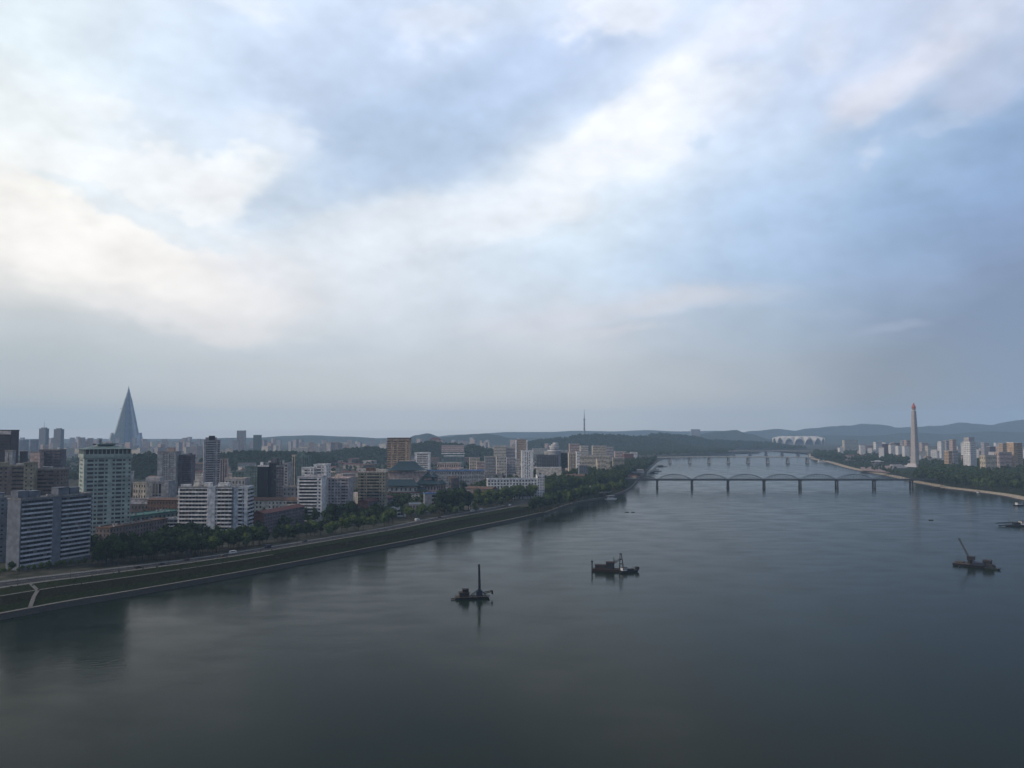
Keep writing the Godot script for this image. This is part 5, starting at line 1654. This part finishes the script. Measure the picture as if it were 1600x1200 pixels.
func make_boats() -> void:
	var c: Mb
	# dredger with one tall mast
	var p := ground_at(739, 935, 0)
	var o := thing("mast_dredger", "dark dredging barge with one very tall upright mast in mid-river", "barge", p, 11)
	c = Mb.new()
	hull_shape(c, 22, 7.5, 1.3, 2.5)
	part(o, "hull", c, M.hull)
	c = Mb.new()
	c.box(Vector3(-11.6, 0.6, 1), Vector3(4.5, 0.5, 2.0))
	c.box(Vector3(-1, 1.38, 0), Vector3(19, 0.12, 6.8))
	part(o, "deck", c, M.deck)
	cabin(o, Vector3(-5.6, 1.4, 0), Vector3(6.0, 2.5, 4.6), M.rust, 4)
	cabin(o, Vector3(-4.8, 4.2, 0), Vector3(3.6, 1.7, 3.4), M.rust, 3)
	c = Mb.new()
	lattice(c, Vector3(4.2, 1.4, 0), Vector3(3.8, 20.6, 0), 1.3, 0.24, 12)
	c.tube(Vector3(4.2, 1.4, 0), Vector3(3.8, 20.6, 0), 0.45, 0.22, 8)
	c.box(Vector3(3.8, 20.8, 0), Vector3(0.9, 0.6, 0.9))
	part(o, "mast", c, M.steel)
	c = Mb.new()
	for q in [Vector3(-1.0, 1.4, 2.6), Vector3(-1.0, 1.4, -2.6), Vector3(8.4, 1.4, 2.4), Vector3(8.4, 1.4, -2.4)]:
		c.tube(q, Vector3(4.1, 6.2, 0), 0.24, 0.2, 5)
	c.box(Vector3(4.1, 3.0, 0), Vector3(3.4, 3.4, 4.0))
	part(o, "winch_house", c, M.boatblue)
	c = Mb.new()
	lattice(c, Vector3(6.5, 3.0, 0), Vector3(12.4, 4.2, 0), 1.1, 0.15, 6)
	c.box(Vector3(12.2, 3.4, 0), Vector3(0.8, 2.2, 2.4))
	part(o, "ladder", c, M.rust)
	rail(o, 22, 7.5, 1.4, M.steel)
	# bucket dredger with gantry
	p = ground_at(951, 892, 0)
	o = thing("gantry_dredger", "rust-black bucket dredger with twin-post gantry and stern post in mid-river", "barge", p, -9)
	c = Mb.new()
	hull_shape(c, 25, 8, 1.6, 1.5)
	part(o, "hull", c, M.rust)
	c = Mb.new()
	c.box(Vector3(0, 1.72, 3.95), Vector3(23, 0.25, 0.3))
	part(o, "rubbing_strake", c, M.deck)
	cabin(o, Vector3(-5.5, 1.7, 0), Vector3(9, 2.6, 5), M.rust, 5)
	cabin(o, Vector3(1.2, 1.7, 0), Vector3(6, 4.8, 5.2), M.hull, 3)
	c = Mb.new()
	c.tube(Vector3(-12.2, 0, 2.2), Vector3(-12.2, 7.2, 2.2), 0.55, 0.5, 8)
	c.box(Vector3(-12.2, 7.2, 2.2), Vector3(1.5, 1.2, 1.5))
	part(o, "stern_post", c, M.steel)
	c = Mb.new()
	for sg in [-1.0, 1.0]:
		c.tube(Vector3(8.0, 1.6, sg * 2.4), Vector3(8.6, 13.2, sg * 1.3), 0.36, 0.28, 6)
		c.tube(Vector3(11.0, 1.6, sg * 2.4), Vector3(9.4, 13.2, sg * 1.3), 0.36, 0.28, 6)
	for y in [5.5, 9.0, 13.0]:
		c.box(Vector3(9.0, y, 0), Vector3(1.6, 0.5, 3.6))
	part(o, "gantry", c, M.hull)
	c = Mb.new()
	c.tube(Vector3(3.6, 6.5, 0), Vector3(3.6, 10.8, 0), 0.25, 0.12, 6)
	c.tube(Vector3(4.6, 6.5, 1.2), Vector3(4.6, 9.0, 1.2), 0.3, 0.3, 6)
	part(o, "funnel", c, M.hull)
	c = Mb.new()
	lattice(c, Vector3(-2, 2.5, 0), Vector3(9.0, 9.0, 0), 1.4, 0.16, 8)
	part(o, "bucket_ladder", c, M.rust)
	rail(o, 25, 8, 1.6, M.steel)
	# workboat moored beside it
	p = ground_at(984, 894, 0)
	o = thing("workboat", "dark workboat with white cabin front moored beside the gantry dredger", "boat", p, 22)
	c = Mb.new()
	hull_shape(c, 16, 4.6, 1.5, 3.0)
	part(o, "hull", c, M.hull)
	cabin(o, Vector3(-5.0, 1.5, 0), Vector3(3.6, 2.2, 3.4), M.boatwhite, 2)
	c = Mb.new()
	c.box(Vector3(0.5, 2.1, 0), Vector3(5.0, 1.1, 2.6))
	c.tube(Vector3(2.8, 1.5, 0), Vector3(2.8, 4.2, 0), 0.14, 0.1, 5)
	part(o, "hatch", c, M.hull)
	c = Mb.new()
	c.box(Vector3(6.2, 2.6, 0), Vector3(2.4, 2.0, 2.6))
	part(o, "bow_house", c, M.rust)
	rail(o, 16, 4.6, 1.5, M.steel)
	# crane barge
	p = ground_at(1523, 885, 0)
	o = thing("crane_barge", "crane barge with brown foredeck, blue tarpaulin and raised boom towards the park bank", "barge", p, -40)
	o.scale = Vector3(1.2, 1.15, 1.35)
	c = Mb.new()
	hull_shape(c, 24, 9, 1.5, 1.2)
	part(o, "hull", c, M.hull)
	c = Mb.new()
	c.box(Vector3(-7, 1.6, 0), Vector3(9.5, 0.2, 8.2))
	c.box(Vector3(-8.5, 2.0, -1.0), Vector3(4.5, 0.7, 4.0))
	part(o, "sand_deck", c, M.deck)
	c = Mb.new()
	c.tube(Vector3(-3, 1.5, -2.0), Vector3(-3, 4.0, -2.0), 1.6, 1.4, 10)
	c.box(Vector3(-2.4, 5.0, -2.0), Vector3(4.2, 2.6, 3.2))
	part(o, "crane_house", c, M.hull)
	c = Mb.new()
	lattice(c, Vector3(-3.4, 4.6, -2.0), Vector3(-10.5, 17.0, -7.2), 0.9, 0.17, 12)
	c.tube(Vector3(-3.4, 4.6, -2.0), Vector3(-10.5, 17.0, -7.2), 0.32, 0.2, 6)
	c.tube(Vector3(-10.5, 17.0, -7.2), Vector3(-10.9, 3.0, -7.4), 0.05, 0.05, 3)
	part(o, "boom", c, M.steel)
	c = Mb.new()
	c.box(Vector3(2.8, 2.4, 1.2), Vector3(7.0, 1.8, 5.4))
	part(o, "tarpaulin", c, M.boatblue)
	cabin(o, Vector3(7.4, 1.5, 0.4), Vector3(4.4, 3.2, 5), M.hull, 3)
	rail(o, 24, 9, 1.5, M.steel)
	p = ground_at(1552, 890, 0)
	o = thing("pusher_boat", "small dark pusher boat against the end of the crane barge", "boat", p, -38)
	c = Mb.new()
	hull_shape(c, 11, 4.2, 1.2, 3.0)
	part(o, "hull", c, M.boatgreen)
	cabin(o, Vector3(-1.6, 1.2, 0), Vector3(4.2, 2.4, 3.0), M.boatgreen, 3)
	c = Mb.new()
	c.tube(Vector3(-1.6, 3.6, 0), Vector3(-1.6, 8.0, 0), 0.1, 0.06, 5)
	part(o, "mast", c, M.steel)
	p = ground_at(1499.5, 886, 0)
	o = thing("mooring_buoy", "round dark mooring buoy beside the crane barge", "buoy", p)
	c = Mb.new()
	c.lathe(Vector3(0, -0.4, 0), [Vector2(0.5, 0), Vector2(1.1, 0.5), Vector2(1.1, 1.1), Vector2(0.4, 1.6), Vector2(0, 1.65)], 12)
	part(o, "float", c, M.hull)
	c = Mb.new()
	c.tube(Vector3(0, 1.2, 0), Vector3(0, 3.4, 0), 0.12, 0.1, 5)
	part(o, "stake", c, M.steel)
	# long-boomed dredger at the right
	p = ground_at(1592, 822, 0)
	o = thing("boom_dredger", "dark dredger with two long low booms over the water near the sandy bank", "barge", p, 4)
	c = Mb.new()
	hull_shape(c, 26, 8, 1.6, 2.0)
	part(o, "hull", c, M.hull)
	cabin(o, Vector3(6, 1.6, 0), Vector3(9, 3.6, 5.5), M.boatwhite, 4)
	cabin(o, Vector3(-3, 1.6, 0), Vector3(6, 2.4, 5), M.hull, 3)
	for k in [[3.6, -25.0, 3.2], [1.4, -25.0, 0.9]]:
		c = Mb.new()
		lattice(c, Vector3(-8, k[0], 1.8 if k[0] < 2 else -1.8), Vector3(k[1], k[2], 2.2 if k[0] < 2 else -2.2), 1.0, 0.2, 10)
		c.tube(Vector3(-8, k[0], 1.8 if k[0] < 2 else -1.8), Vector3(k[1], k[2], 2.2 if k[0] < 2 else -2.2), 0.34, 0.25, 6)
		part(o, "boom", c, M.steel)
	c = Mb.new()
	c.tube(Vector3(-6, 2, 0), Vector3(-14, 8.6, 0), 0.3, 0.16, 6)
	part(o, "derrick", c, M.steel)
	# ferry by the wooded shore
	p = ground_at(955, 780.5, 0)
	o = thing("shore_ferry", "small white-roofed ferry moored at the wooded shore short of the bridge", "boat", p, 26)
	c = Mb.new()
	hull_shape(c, 20, 5.5, 1.4, 3)
	part(o, "hull", c, M.boatwhite)
	cabin(o, Vector3(-1, 1.4, 0), Vector3(10, 2.6, 4.4), M.boatwhite, 6)
	c = Mb.new()
	c.box(Vector3(-1, 5.8, 0), Vector3(12, 0.35, 5.2))
	for x in [-6, -1, 4]:
		for z in [-2.2, 2.2]:
			c.tube(Vector3(x, 4.0, z), Vector3(x, 5.8, z), 0.1, 0.1, 4)
	part(o, "awning", c, M.boatwhite)
	# houseboat and moored craft
	var list := [
		["houseboat", 1284, 722.5, 0, 30, 9, "pale two-deck restaurant boat at the start of the far sandy bank", M.boatwhite, M.boatwhite, 6.0],
		["moored_barge", 1021, 740, 8, 26, 6, "dark moored barge just beyond the arched bridge by the western shore", M.hull, M.hull, 2.6],
		["moored_barge", 1028, 736.5, 14, 24, 6, "moored barge with pale wheelhouse beyond the arched bridge", M.boatgreen, M.boatwhite, 3.6],
		["moored_barge", 1034, 729.5, 2, 34, 7, "long dark barge moored farthest up the western shore", M.hull, M.hull, 2.8],
		["moored_barge", 1466, 764, -12, 26, 6, "rusty barge lying against the sandy bank", M.rust, M.deck, 1.8],
		["launch", 1530, 770.5, -14, 8, 3, "small launch with white cabin beside the sandy bank", M.boatwhite, M.boatwhite, 2.2],
		["launch", 1519, 771.5, -14, 9, 3, "dark launch beside the sandy bank", M.hull, M.hull, 1.8],
		["tugboat", 1594, 790, 18, 20, 6, "tug with white wheelhouse moored under the sandy bank", M.hull, M.boatwhite, 3.0],
		["rowing_boat", 1455, 813, 20, 6, 2.2, "lone dark rowing boat in open water below the torch tower", M.hull, M.hull, 0.9],
		["rowing_boat", 980, 800.5, 10, 5, 2, "rowing boat off the wooded shore, first of two", M.hull, M.hull, 0.8],
		["rowing_boat", 989, 800.5, -15, 5, 2, "rowing boat off the wooded shore, second of two", M.hull, M.hull, 0.8],
		["rowing_boat", 1201, 728, 0, 14, 4, "small dark boat between the first and second bridge", M.hull, M.hull, 2.2]]
	for k in list:
		o = thing(k[0], k[6], "boat", ground_at(k[1], k[2], 0), k[3])
		c = Mb.new()
		hull_shape(c, k[4], k[5], 1.0 + k[5] * 0.06 if k[0] != "rowing_boat" else 0.55, k[4] * 0.16)
		part(o, "hull", c, k[7])
		if k[0] == "rowing_boat":
			c = Mb.new()
			for x in [-0.22, 0.02, 0.26]:
				c.box(Vector3(k[4] * x, 0.6, 0), Vector3(0.35, 0.12, k[5] * 0.9))
			part(o, "thwart", c, M.deck)
			continue
		cabin(o, Vector3(-k[4] * 0.12, 1.0 + k[5] * 0.06, 0), Vector3(k[4] * 0.45, k[9], k[5] * 0.7), k[8], 4)


# ---------- vehicles, lamps, people ----------
func make_car(label: String, m: Material, l: float, w: float, h: float, boxy: bool) -> Node3D:
	var o := thing("van" if boxy else "car", label, "van" if boxy else "car")
	var prof := [Vector2(-l * 0.5, 0.35), Vector2(-l * 0.5, h * 0.6), Vector2(-l * 0.46, h * 0.64), Vector2(-l * 0.36, h), Vector2(l * 0.10, h), Vector2(l * 0.24, h * 0.64), Vector2(l * 0.46, h * 0.55), Vector2(l * 0.5, h * 0.42), Vector2(l * 0.5, 0.35)]
	if boxy:
		prof = [Vector2(-l * 0.5, 0.4), Vector2(-l * 0.5, h * 0.95), Vector2(-l * 0.47, h), Vector2(l * 0.32, h), Vector2(l * 0.42, h * 0.6), Vector2(l * 0.5, h * 0.5), Vector2(l * 0.5, 0.4)]
	var mb := Mb.new()
	var k := prof.size()
	for i in k:
		var a: Vector2 = prof[i]
		var b: Vector2 = prof[(i + 1) % k]
		mb.flat(Vector3(a.x, a.y, -w * 0.5), Vector3(b.x, b.y, -w * 0.5), Vector3(b.x, b.y, w * 0.5), Vector3(a.x, a.y, w * 0.5), Vector3((a.x + b.x) * 0.5, (a.y + b.y) * 0.5 - h * 0.4, 0))
	for sg in [-1.0, 1.0]:
		for i in range(1, k - 1):
			mb.tri(Vector3(prof[0].x, prof[0].y, sg * w * 0.5), Vector3(prof[i].x, prof[i].y, sg * w * 0.5), Vector3(prof[i + 1].x, prof[i + 1].y, sg * w * 0.5), Vector3(0, 0, sg))
	part(o, "body", mb, m)
	for sg in [-1.0, 1.0]:
		var g := Mb.new()
		g.box(Vector3(-l * 0.13, h * 0.8, sg * (w * 0.5 + 0.01)), Vector3(l * (0.7 if boxy else 0.42), h * 0.24, 0.03))
		part(o, "window", g, M.pane[0])
		for x in [-0.31, 0.31]:
			var wh := Mb.new()
			wh.tube(Vector3(l * x, 0.34, sg * (w * 0.5 - 0.2)), Vector3(l * x, 0.34, sg * (w * 0.5 + 0.03)), 0.34, 0.34, 12)
			part(o, "wheel", wh, M.rubber)
		var hl := Mb.new()
		hl.box(Vector3(l * 0.5, h * 0.45, sg * w * 0.36), Vector3(0.06, 0.16, 0.3))
		part(o, "headlight", hl, M.boatwhite)
	return o

func nets(f: Callable, lo: Vector3, hi: Vector3, cell: float, mb: Mb) -> void:
	var n := Vector3i(((hi - lo) / cell).ceil())
	var val := {}
	for x in n.x + 1:
		for y in n.y + 1:
			for z in n.z + 1:
				val[Vector3i(x, y, z)] = f.call(lo + Vector3(x, y, z) * cell)
	var vert := {}
	var corner := [Vector3i(0, 0, 0), Vector3i(1, 0, 0), Vector3i(0, 1, 0), Vector3i(1, 1, 0), Vector3i(0, 0, 1), Vector3i(1, 0, 1), Vector3i(0, 1, 1), Vector3i(1, 1, 1)]
	for x in n.x:
		for y in n.y:
			for z in n.z:
				var c := Vector3i(x, y, z)
				var sum := Vector3.ZERO
				var k := 0
				for i in 8:
					for b in [1, 2, 4]:
						if i & b:
							continue
						var p: Vector3i = c + corner[i]
						var q: Vector3i = c + corner[i | b]
						var v0: float = val[p]
						var v1: float = val[q]
						if (v0 < 0.0) != (v1 < 0.0):
							sum += Vector3(p).lerp(Vector3(q), v0 / (v0 - v1))
							k += 1
				if k > 0:
					vert[c] = lo + sum / k * cell
	for c in vert:
		for ax in 3:
			var e := Vector3i.ZERO
			e[ax] = 1
			var v0: float = val[c]
			var v1: float = val[c + e]
			if (v0 < 0.0) == (v1 < 0.0):
				continue
			var a := Vector3i.ZERO
			a[(ax + 1) % 3] = 1
			var b := Vector3i.ZERO
			b[(ax + 2) % 3] = 1
			if vert.has(c - a) and vert.has(c - b) and vert.has(c - a - b):
				mb.flat(vert[c], vert[c - a], vert[c - a - b], vert[c - b], Vector3(e) * (1.0 if v0 < 0.0 else -1.0))

func bone(p: Vector3, a: Vector3, b: Vector3, r0: float, r1: float) -> float:
	var d := b - a
	var t := clampf((p - a).dot(d) / d.length_squared(), 0.0, 1.0)
	return p.distance_to(a + d * t) - lerpf(r0, r1, t)

func make_person(label: String, group: String) -> Node3D:
	# a walking figure 1.7 m tall, facing +x
	var o := thing("person", label, "person", Vector3.ZERO, 0.0, group)
	var bones := [
		[Vector3(0, 0.95, 0), Vector3(0.02, 1.38, 0), 0.15, 0.17], [Vector3(0.02, 1.38, -0.14), Vector3(0.02, 1.38, 0.14), 0.08, 0.08],
		[Vector3(0.02, 1.4, 0), Vector3(0.03, 1.5, 0), 0.06, 0.055], [Vector3(0.03, 1.56, 0), Vector3(0.035, 1.63, 0), 0.085, 0.09],
		[Vector3(0, 0.92, 0.09), Vector3(0.14, 0.5, 0.1), 0.095, 0.065], [Vector3(0.14, 0.5, 0.1), Vector3(0.16, 0.08, 0.1), 0.06, 0.045], [Vector3(0.16, 0.05, 0.1), Vector3(0.30, 0.035, 0.1), 0.045, 0.035],
		[Vector3(0, 0.92, -0.09), Vector3(-0.06, 0.5, -0.1), 0.095, 0.065], [Vector3(-0.06, 0.5, -0.1), Vector3(-0.22, 0.12, -0.1), 0.06, 0.045], [Vector3(-0.22, 0.08, -0.1), Vector3(-0.09, 0.035, -0.1), 0.045, 0.035],
		[Vector3(0.02, 1.36, 0.2), Vector3(-0.08, 1.1, 0.24), 0.055, 0.045], [Vector3(-0.08, 1.1, 0.24), Vector3(-0.04, 0.86, 0.25), 0.042, 0.032],
		[Vector3(0.02, 1.36, -0.2), Vector3(0.1, 1.1, -0.24), 0.055, 0.045], [Vector3(0.1, 1.1, -0.24), Vector3(0.2, 0.9, -0.24), 0.042, 0.032]]
	var f := func(p: Vector3) -> float:
		var d := 9.0
		for k in bones:
			var e := bone(p, k[0], k[1], k[2], k[3])
			var h := clampf(0.5 + 0.5 * (d - e) / 0.05, 0.0, 1.0)
			d = lerpf(d, e, h) - 0.05 * h * (1.0 - h)
		return d
	var mb := Mb.new()
	nets(f, Vector3(-0.4, -0.02, -0.36), Vector3(0.44, 1.78, 0.36), 0.04, mb)
	part(o, "body", mb, M.cloth)
	var fc := Mb.new()
	fc.lathe(Vector3(0.062, 1.52, 0), [Vector2(0.03, 0), Vector2(0.078, 0.05), Vector2(0.082, 0.1), Vector2(0.04, 0.16), Vector2(0, 0.17)], 10)
	part(o, "face", fc, M.skin)
	var hr := Mb.new()
	hr.lathe(Vector3(0.02, 1.59, 0), [Vector2(0.1, 0), Vector2(0.106, 0.06), Vector2(0.07, 0.13), Vector2(0, 0.15)], 10)
	part(o, "hair", hr, M.rubber)
	return o

func along_road(px: float, py: float, off: float) -> Array:
	# nearest station of the bank to a photo pixel, then a lane offset: [position, heading]
	var p := ground_at(px, py, 9.0)
	var best := 0
	for i in bank.size():
		if (bank[i] + bank_n[i] * off).distance_to(Vector3(p.x, 0, p.z)) < (bank[best] + bank_n[best] * off).distance_to(Vector3(p.x, 0, p.z)):
			best = i
	var q: Vector3 = bank[best] + bank_n[best] * off
	var n: Vector3 = bank_n[best]
	return [q, rad_to_deg(atan2(n.x, n.z)) + 180.0]

func make_street() -> void:
	var cars := [
		[333, 861, 64, 0, "white van driving on the riverside road below the white balcony slab", M.boatwhite, true, 6.0],
		[186, 884, 55, 0, "dark car on the riverside road below the brown office block", M.hull, false, 4.6],
		[300, 868, 53, 0, "tan car near the promenade kerb below the white slab", M.deck, false, 4.5],
		[286, 868, 62, 180, "black car on the far lane below the white slab", M.hull, false, 4.7],
		[252, 878, 57, 0, "dark car near the kerb between office block and white slab", M.hull, false, 4.6],
		[465, 846, 66, 180, "dark car passing the long red roofed block", M.hull, false, 4.6],
		[395, 850, 66, 180, "navy van beside the trees of the white slab", M.boatblue, true, 5.6],
		[627, 813, 72, 0, "cream van parked before the small white pavilion", M.boatwhite, true, 6.4],
		[735, 800, 66, 0, "white bus parked among trees beside the blue-roofed office", M.boatwhite, true, 9.5],
		[760, 797, 66, 0, "silver van behind the parked white bus", M.bluewhite, true, 6.0],
		[801, 789, 60, 0, "white car near the end of the promenade", M.boatwhite, false, 4.6],
		[690, 810, 64, 0, "dark car before the tall dark clump of trees", M.hull, false, 4.6]]
	for k in cars:
		var r := along_road(k[0], k[1], k[2])
		var o := make_car(k[4], k[5], k[7], 1.9 if not k[6] else 2.2, 1.5 if not k[6] else 2.5, k[6])
		o.position = r[0] + Vector3(0, 9.03 if k[2] < 69 else 9.18, 0)
		o.rotation.y = deg_to_rad(r[1] + k[3])
	# lamp posts along the promenade kerb
	var i := 6
	var proto: Node3D = null
	while i < bank.size() - 2:
		var q: Vector3 = bank[i] + bank_n[i] * 47.0 + Vector3(0, 9.1, 0)
		var yaw := rad_to_deg(atan2(bank_n[i].x, bank_n[i].z))
		if proto == null:
			proto = thing("street_lamp", "slim grey lamp post on the pavement beside the riverside road", "street lamp", q, yaw, "lamp posts along the riverside road")
			proto.set_meta("base_name", "street_lamp")
			var mb := Mb.new()
			mb.tube(Vector3.ZERO, Vector3(0, 8.0, 0), 0.13, 0.07, 6)
			part(proto, "post", mb, M.steel)
			mb = Mb.new()
			mb.tube(Vector3(0, 8.0, 0), Vector3(0, 8.5, 1.6), 0.06, 0.05, 5)
			mb.box(Vector3(0, 8.5, 1.9), Vector3(0.3, 0.16, 0.8))
			part(proto, "head", mb, M.steel)
		else:
			copy(proto, q, yaw)
		i += 2
	# walkers
	var who := [[206, 896, 47], [214, 892, 47], [256, 884, 47], [247, 893, 46], [274, 880, 47], [321, 875, 47], [343, 867, 48], [358, 865, 48], [370, 862, 48], [383, 860, 47], [51, 917, 47], [505, 836, 47], [560, 828, 47], [565, 828, 46], [580, 824, 47], [600, 820, 47], [200, 932, 2], [287, 912, 2], [520, 861, 2], [660, 833, 2]]
	var one: Node3D = null
	for k in who:
		var r := along_road(k[0], k[1], k[2])
		var y := 9.18 if k[2] > 30 else 3.02
		var p: Vector3 = r[0] + Vector3(rng.randf_range(-3, 3), y, rng.randf_range(-1, 1))
		p = r[0] + Vector3(0, y, 0)
		if one == null:
			one = make_person("person in dark clothes walking along the riverside pavement or promenade", "walkers by the river")
			one.set_meta("base_name", "person")
			one.position = p
			one.rotation.y = deg_to_rad(r[1])
		else:
			copy(one, p, r[1] + (180.0 if rng.randf() < 0.5 else 0.0))

# ---------- the dense quarters between the landmarks ----------
func make_fill() -> void:
	var n1 := [[1, "n"]]
	var kinds := [
		["low_block", "low pale concrete housing block in the dense quarter behind the riverside towers", 42, 12, 15, 5, M.pale, M.roofpale],
		["low_block", "low grey housing block in the dense quarter behind the riverside towers", 48, 12, 17, 5, M.grey, M.roofgrey],
		["low_block", "low dusty-pink housing block in the dense quarter behind the riverside towers", 38, 13, 16, 5, M.pink, M.roofpale],
		["workshop", "flat workshop with wide pale roof in the dense quarter behind the riverside towers", 40, 26, 9, 2, M.mauve, M.roofpale],
		["workshop", "low hall with dark red roof in the dense quarter behind the riverside towers", 44, 16, 10, 2, M.beige, M.roofred],
		["low_block", "low brown housing block in the dense quarter behind the riverside towers", 36, 14, 18, 6, M.brown, M.roofbrown]]
	var high := [
		["far_slab", "hazy pale slab of flats on the far city skyline", 34, 14, 38, 12, M.pale, M.roofpale],
		["far_slab", "hazy rosy slab of flats on the far city skyline", 26, 14, 44, 14, M.pink, M.roofpale],
		["far_slab", "hazy grey tower of flats on the far city skyline", 20, 18, 52, 16, M.mauve, M.roofgrey],
		["far_slab", "long hazy cream block on the far city skyline", 60, 14, 26, 8, M.beige, M.roofpale]]
	var east_kinds := [
		["park_side_block", "hazy pale block in the housing behind the park belt", 34, 14, 24, 8, M.pale, M.roofpale],
		["park_side_block", "hazy rosy block in the housing behind the park belt", 40, 14, 18, 6, M.pink, M.roofred],
		["park_side_block", "hazy white tower in the housing behind the park belt", 18, 16, 42, 13, M.white, M.roofpale]]
	var sets := [[kinds, 170, 230.0, 985.0, 980.0, 2500.0, LAND, "dense quarter housing"], [high, 210, -20.0, 880.0, 2600.0, 5200.0, 6.0, "far skyline flats"], [east_kinds, 64, 1310.0, 1640.0, 2100.0, 4300.0, EAST, "housing behind the park"]]
	for s in sets:
		var list: Array = s[0]
		var protos := []
		protos.resize(list.size())
		var spots := []
		for i in s[1]:
			var k := rng.randi() % list.size()
			var px := 0.0
			var depth := 0.0
			var ok := false
			for attempt in 24:
				var t := rng.randf()
				depth = lerpf(s[4], s[5], t)
				px = rng.randf_range(s[2], s[3])
				ok = true
				var p := place(px, depth)
				# keep out of the river, the hills, the palace and each other
				if s[6] == LAND and px > 930.0 - (depth - 980.0) * 0.01 and depth < 1600.0:
					ok = false
				if s[6] == LAND and depth < 1300.0 and px > 580.0 and px < 720.0:
					ok = false
				if s[6] == LAND and depth < 1260.0 and px > 740.0:
					ok = false
				if s[6] == 6.0 and depth < 3300.0 and px > 600.0:
					ok = false
				if s[6] == 6.0 and absf(depth - 4150.0) < 420.0 and px > 780.0:
					ok = false
				if s[6] == EAST and px < 1440.0 and depth < 2700.0:
					ok = false
				for q in spots:
					if Vector2(q.x - p.x, q.z - p.z).length() < 52.0:
						ok = false
						break
				if ok:
					break
			if not ok:
				continue
			var where := place(px, depth, s[6])
			spots.append(where)
			var yaw: float = [0.0, 62.0, -28.0, 8.0][rng.randi() % 4] + rng.randf_range(-4, 4)
			var d: Array = list[k]
			var sc := Vector3(rng.randf_range(0.75, 1.2), rng.randf_range(0.75, 1.15), 1.0)
			if protos[k] == null:
				var o := thing(d[0], d[1], "building", where, yaw, s[7])
				o.set_meta("base_name", d[0])
				block(o, d[2], d[3], d[4], d[5], d[6], [[1, "g", int(d[2] / 3.0), 0.42, 0.42]], [[1, "g", 3, 0.4, 0.45]], false, {"roof_mat": d[7], "roof": "gable" if d[7] == M.roofred or d[7] == M.roofbrown else "flat", "rise": 2.6, "foot": 1.2})
				o.scale = sc
				protos[k] = o
			else:
				var c := copy(protos[k], where, yaw)
				c.scale = sc


func _ready() -> void:
	rng.seed = 2024
	# camera
	var cam := Camera3D.new()
	cam.name = "camera"
	cam.fov = 2.0 * rad_to_deg(atan(600.0 / F))
	cam.near = 1.0
	cam.far = 40000.0
	cam.position = Vector3(0, EYE, 0)
	cam.rotation.x = PITCH
	add_child(cam)
	cam.current = true
	# sky, haze, exposure
	var we := WorldEnvironment.new()
	we.name = "environment"
	var env := Environment.new()
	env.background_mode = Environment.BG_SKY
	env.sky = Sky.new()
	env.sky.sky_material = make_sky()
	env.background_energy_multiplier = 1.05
	env.tonemap_mode = Environment.TONE_MAPPER_LINEAR
	env.tonemap_exposure = 1.0
	env.fog_enabled = true
	env.fog_density = 0.000075
	env.fog_light_color = Color(0.76, 0.88, 1.0)
	env.sdfgi_enabled = true
	env.ssao_enabled = true
	env.ssil_enabled = true
	we.environment = env
	add_child(we)
	# sun low in the west behind thin cloud
	var sun := DirectionalLight3D.new()
	sun.name = "sun"
	sun.light_energy = 0.85
	sun.light_angular_distance = 4.0
	sun.light_color = Color(1.0, 0.93, 0.85)
	sun.shadow_enabled = true
	add_child(sun)
	sun.look_at_from_position(Vector3(-0.84, 0.50, 0.26) * 100.0, Vector3.ZERO)
	# materials and shared meshes
	make_materials()
	unit_pane = BoxMesh.new()
	unit_pane.size = Vector3(1, 1, 0.08)
	make_tree_meshes()
	# large structure
	make_land()
	make_hills()
	arched_bridge()
	girder_bridge("long low grey girder bridge on slim piers, second across the river", 2680.0, 715.0, 1020, 1268, [1046.5, 1077.3, 1107, 1137.2, 1168, 1198.5, 1229.6, 1260], M.grey, 2.2)
	girder_bridge("distant hazy girder bridge, third across the river", 3450.0, 705.2, 1138, 1270, [1146, 1171.3, 1196.2, 1221.3, 1246], M.darkgrey, 0.5)
	# buildings
	left_city()
	study_palace()
	pyramid_hotel()
	torch_tower()
	tv_mast()
	stadium()
	park_pavilion()
	east_city()
	make_fill()
	# smaller things
	make_boats()
	make_trees()
	make_street()
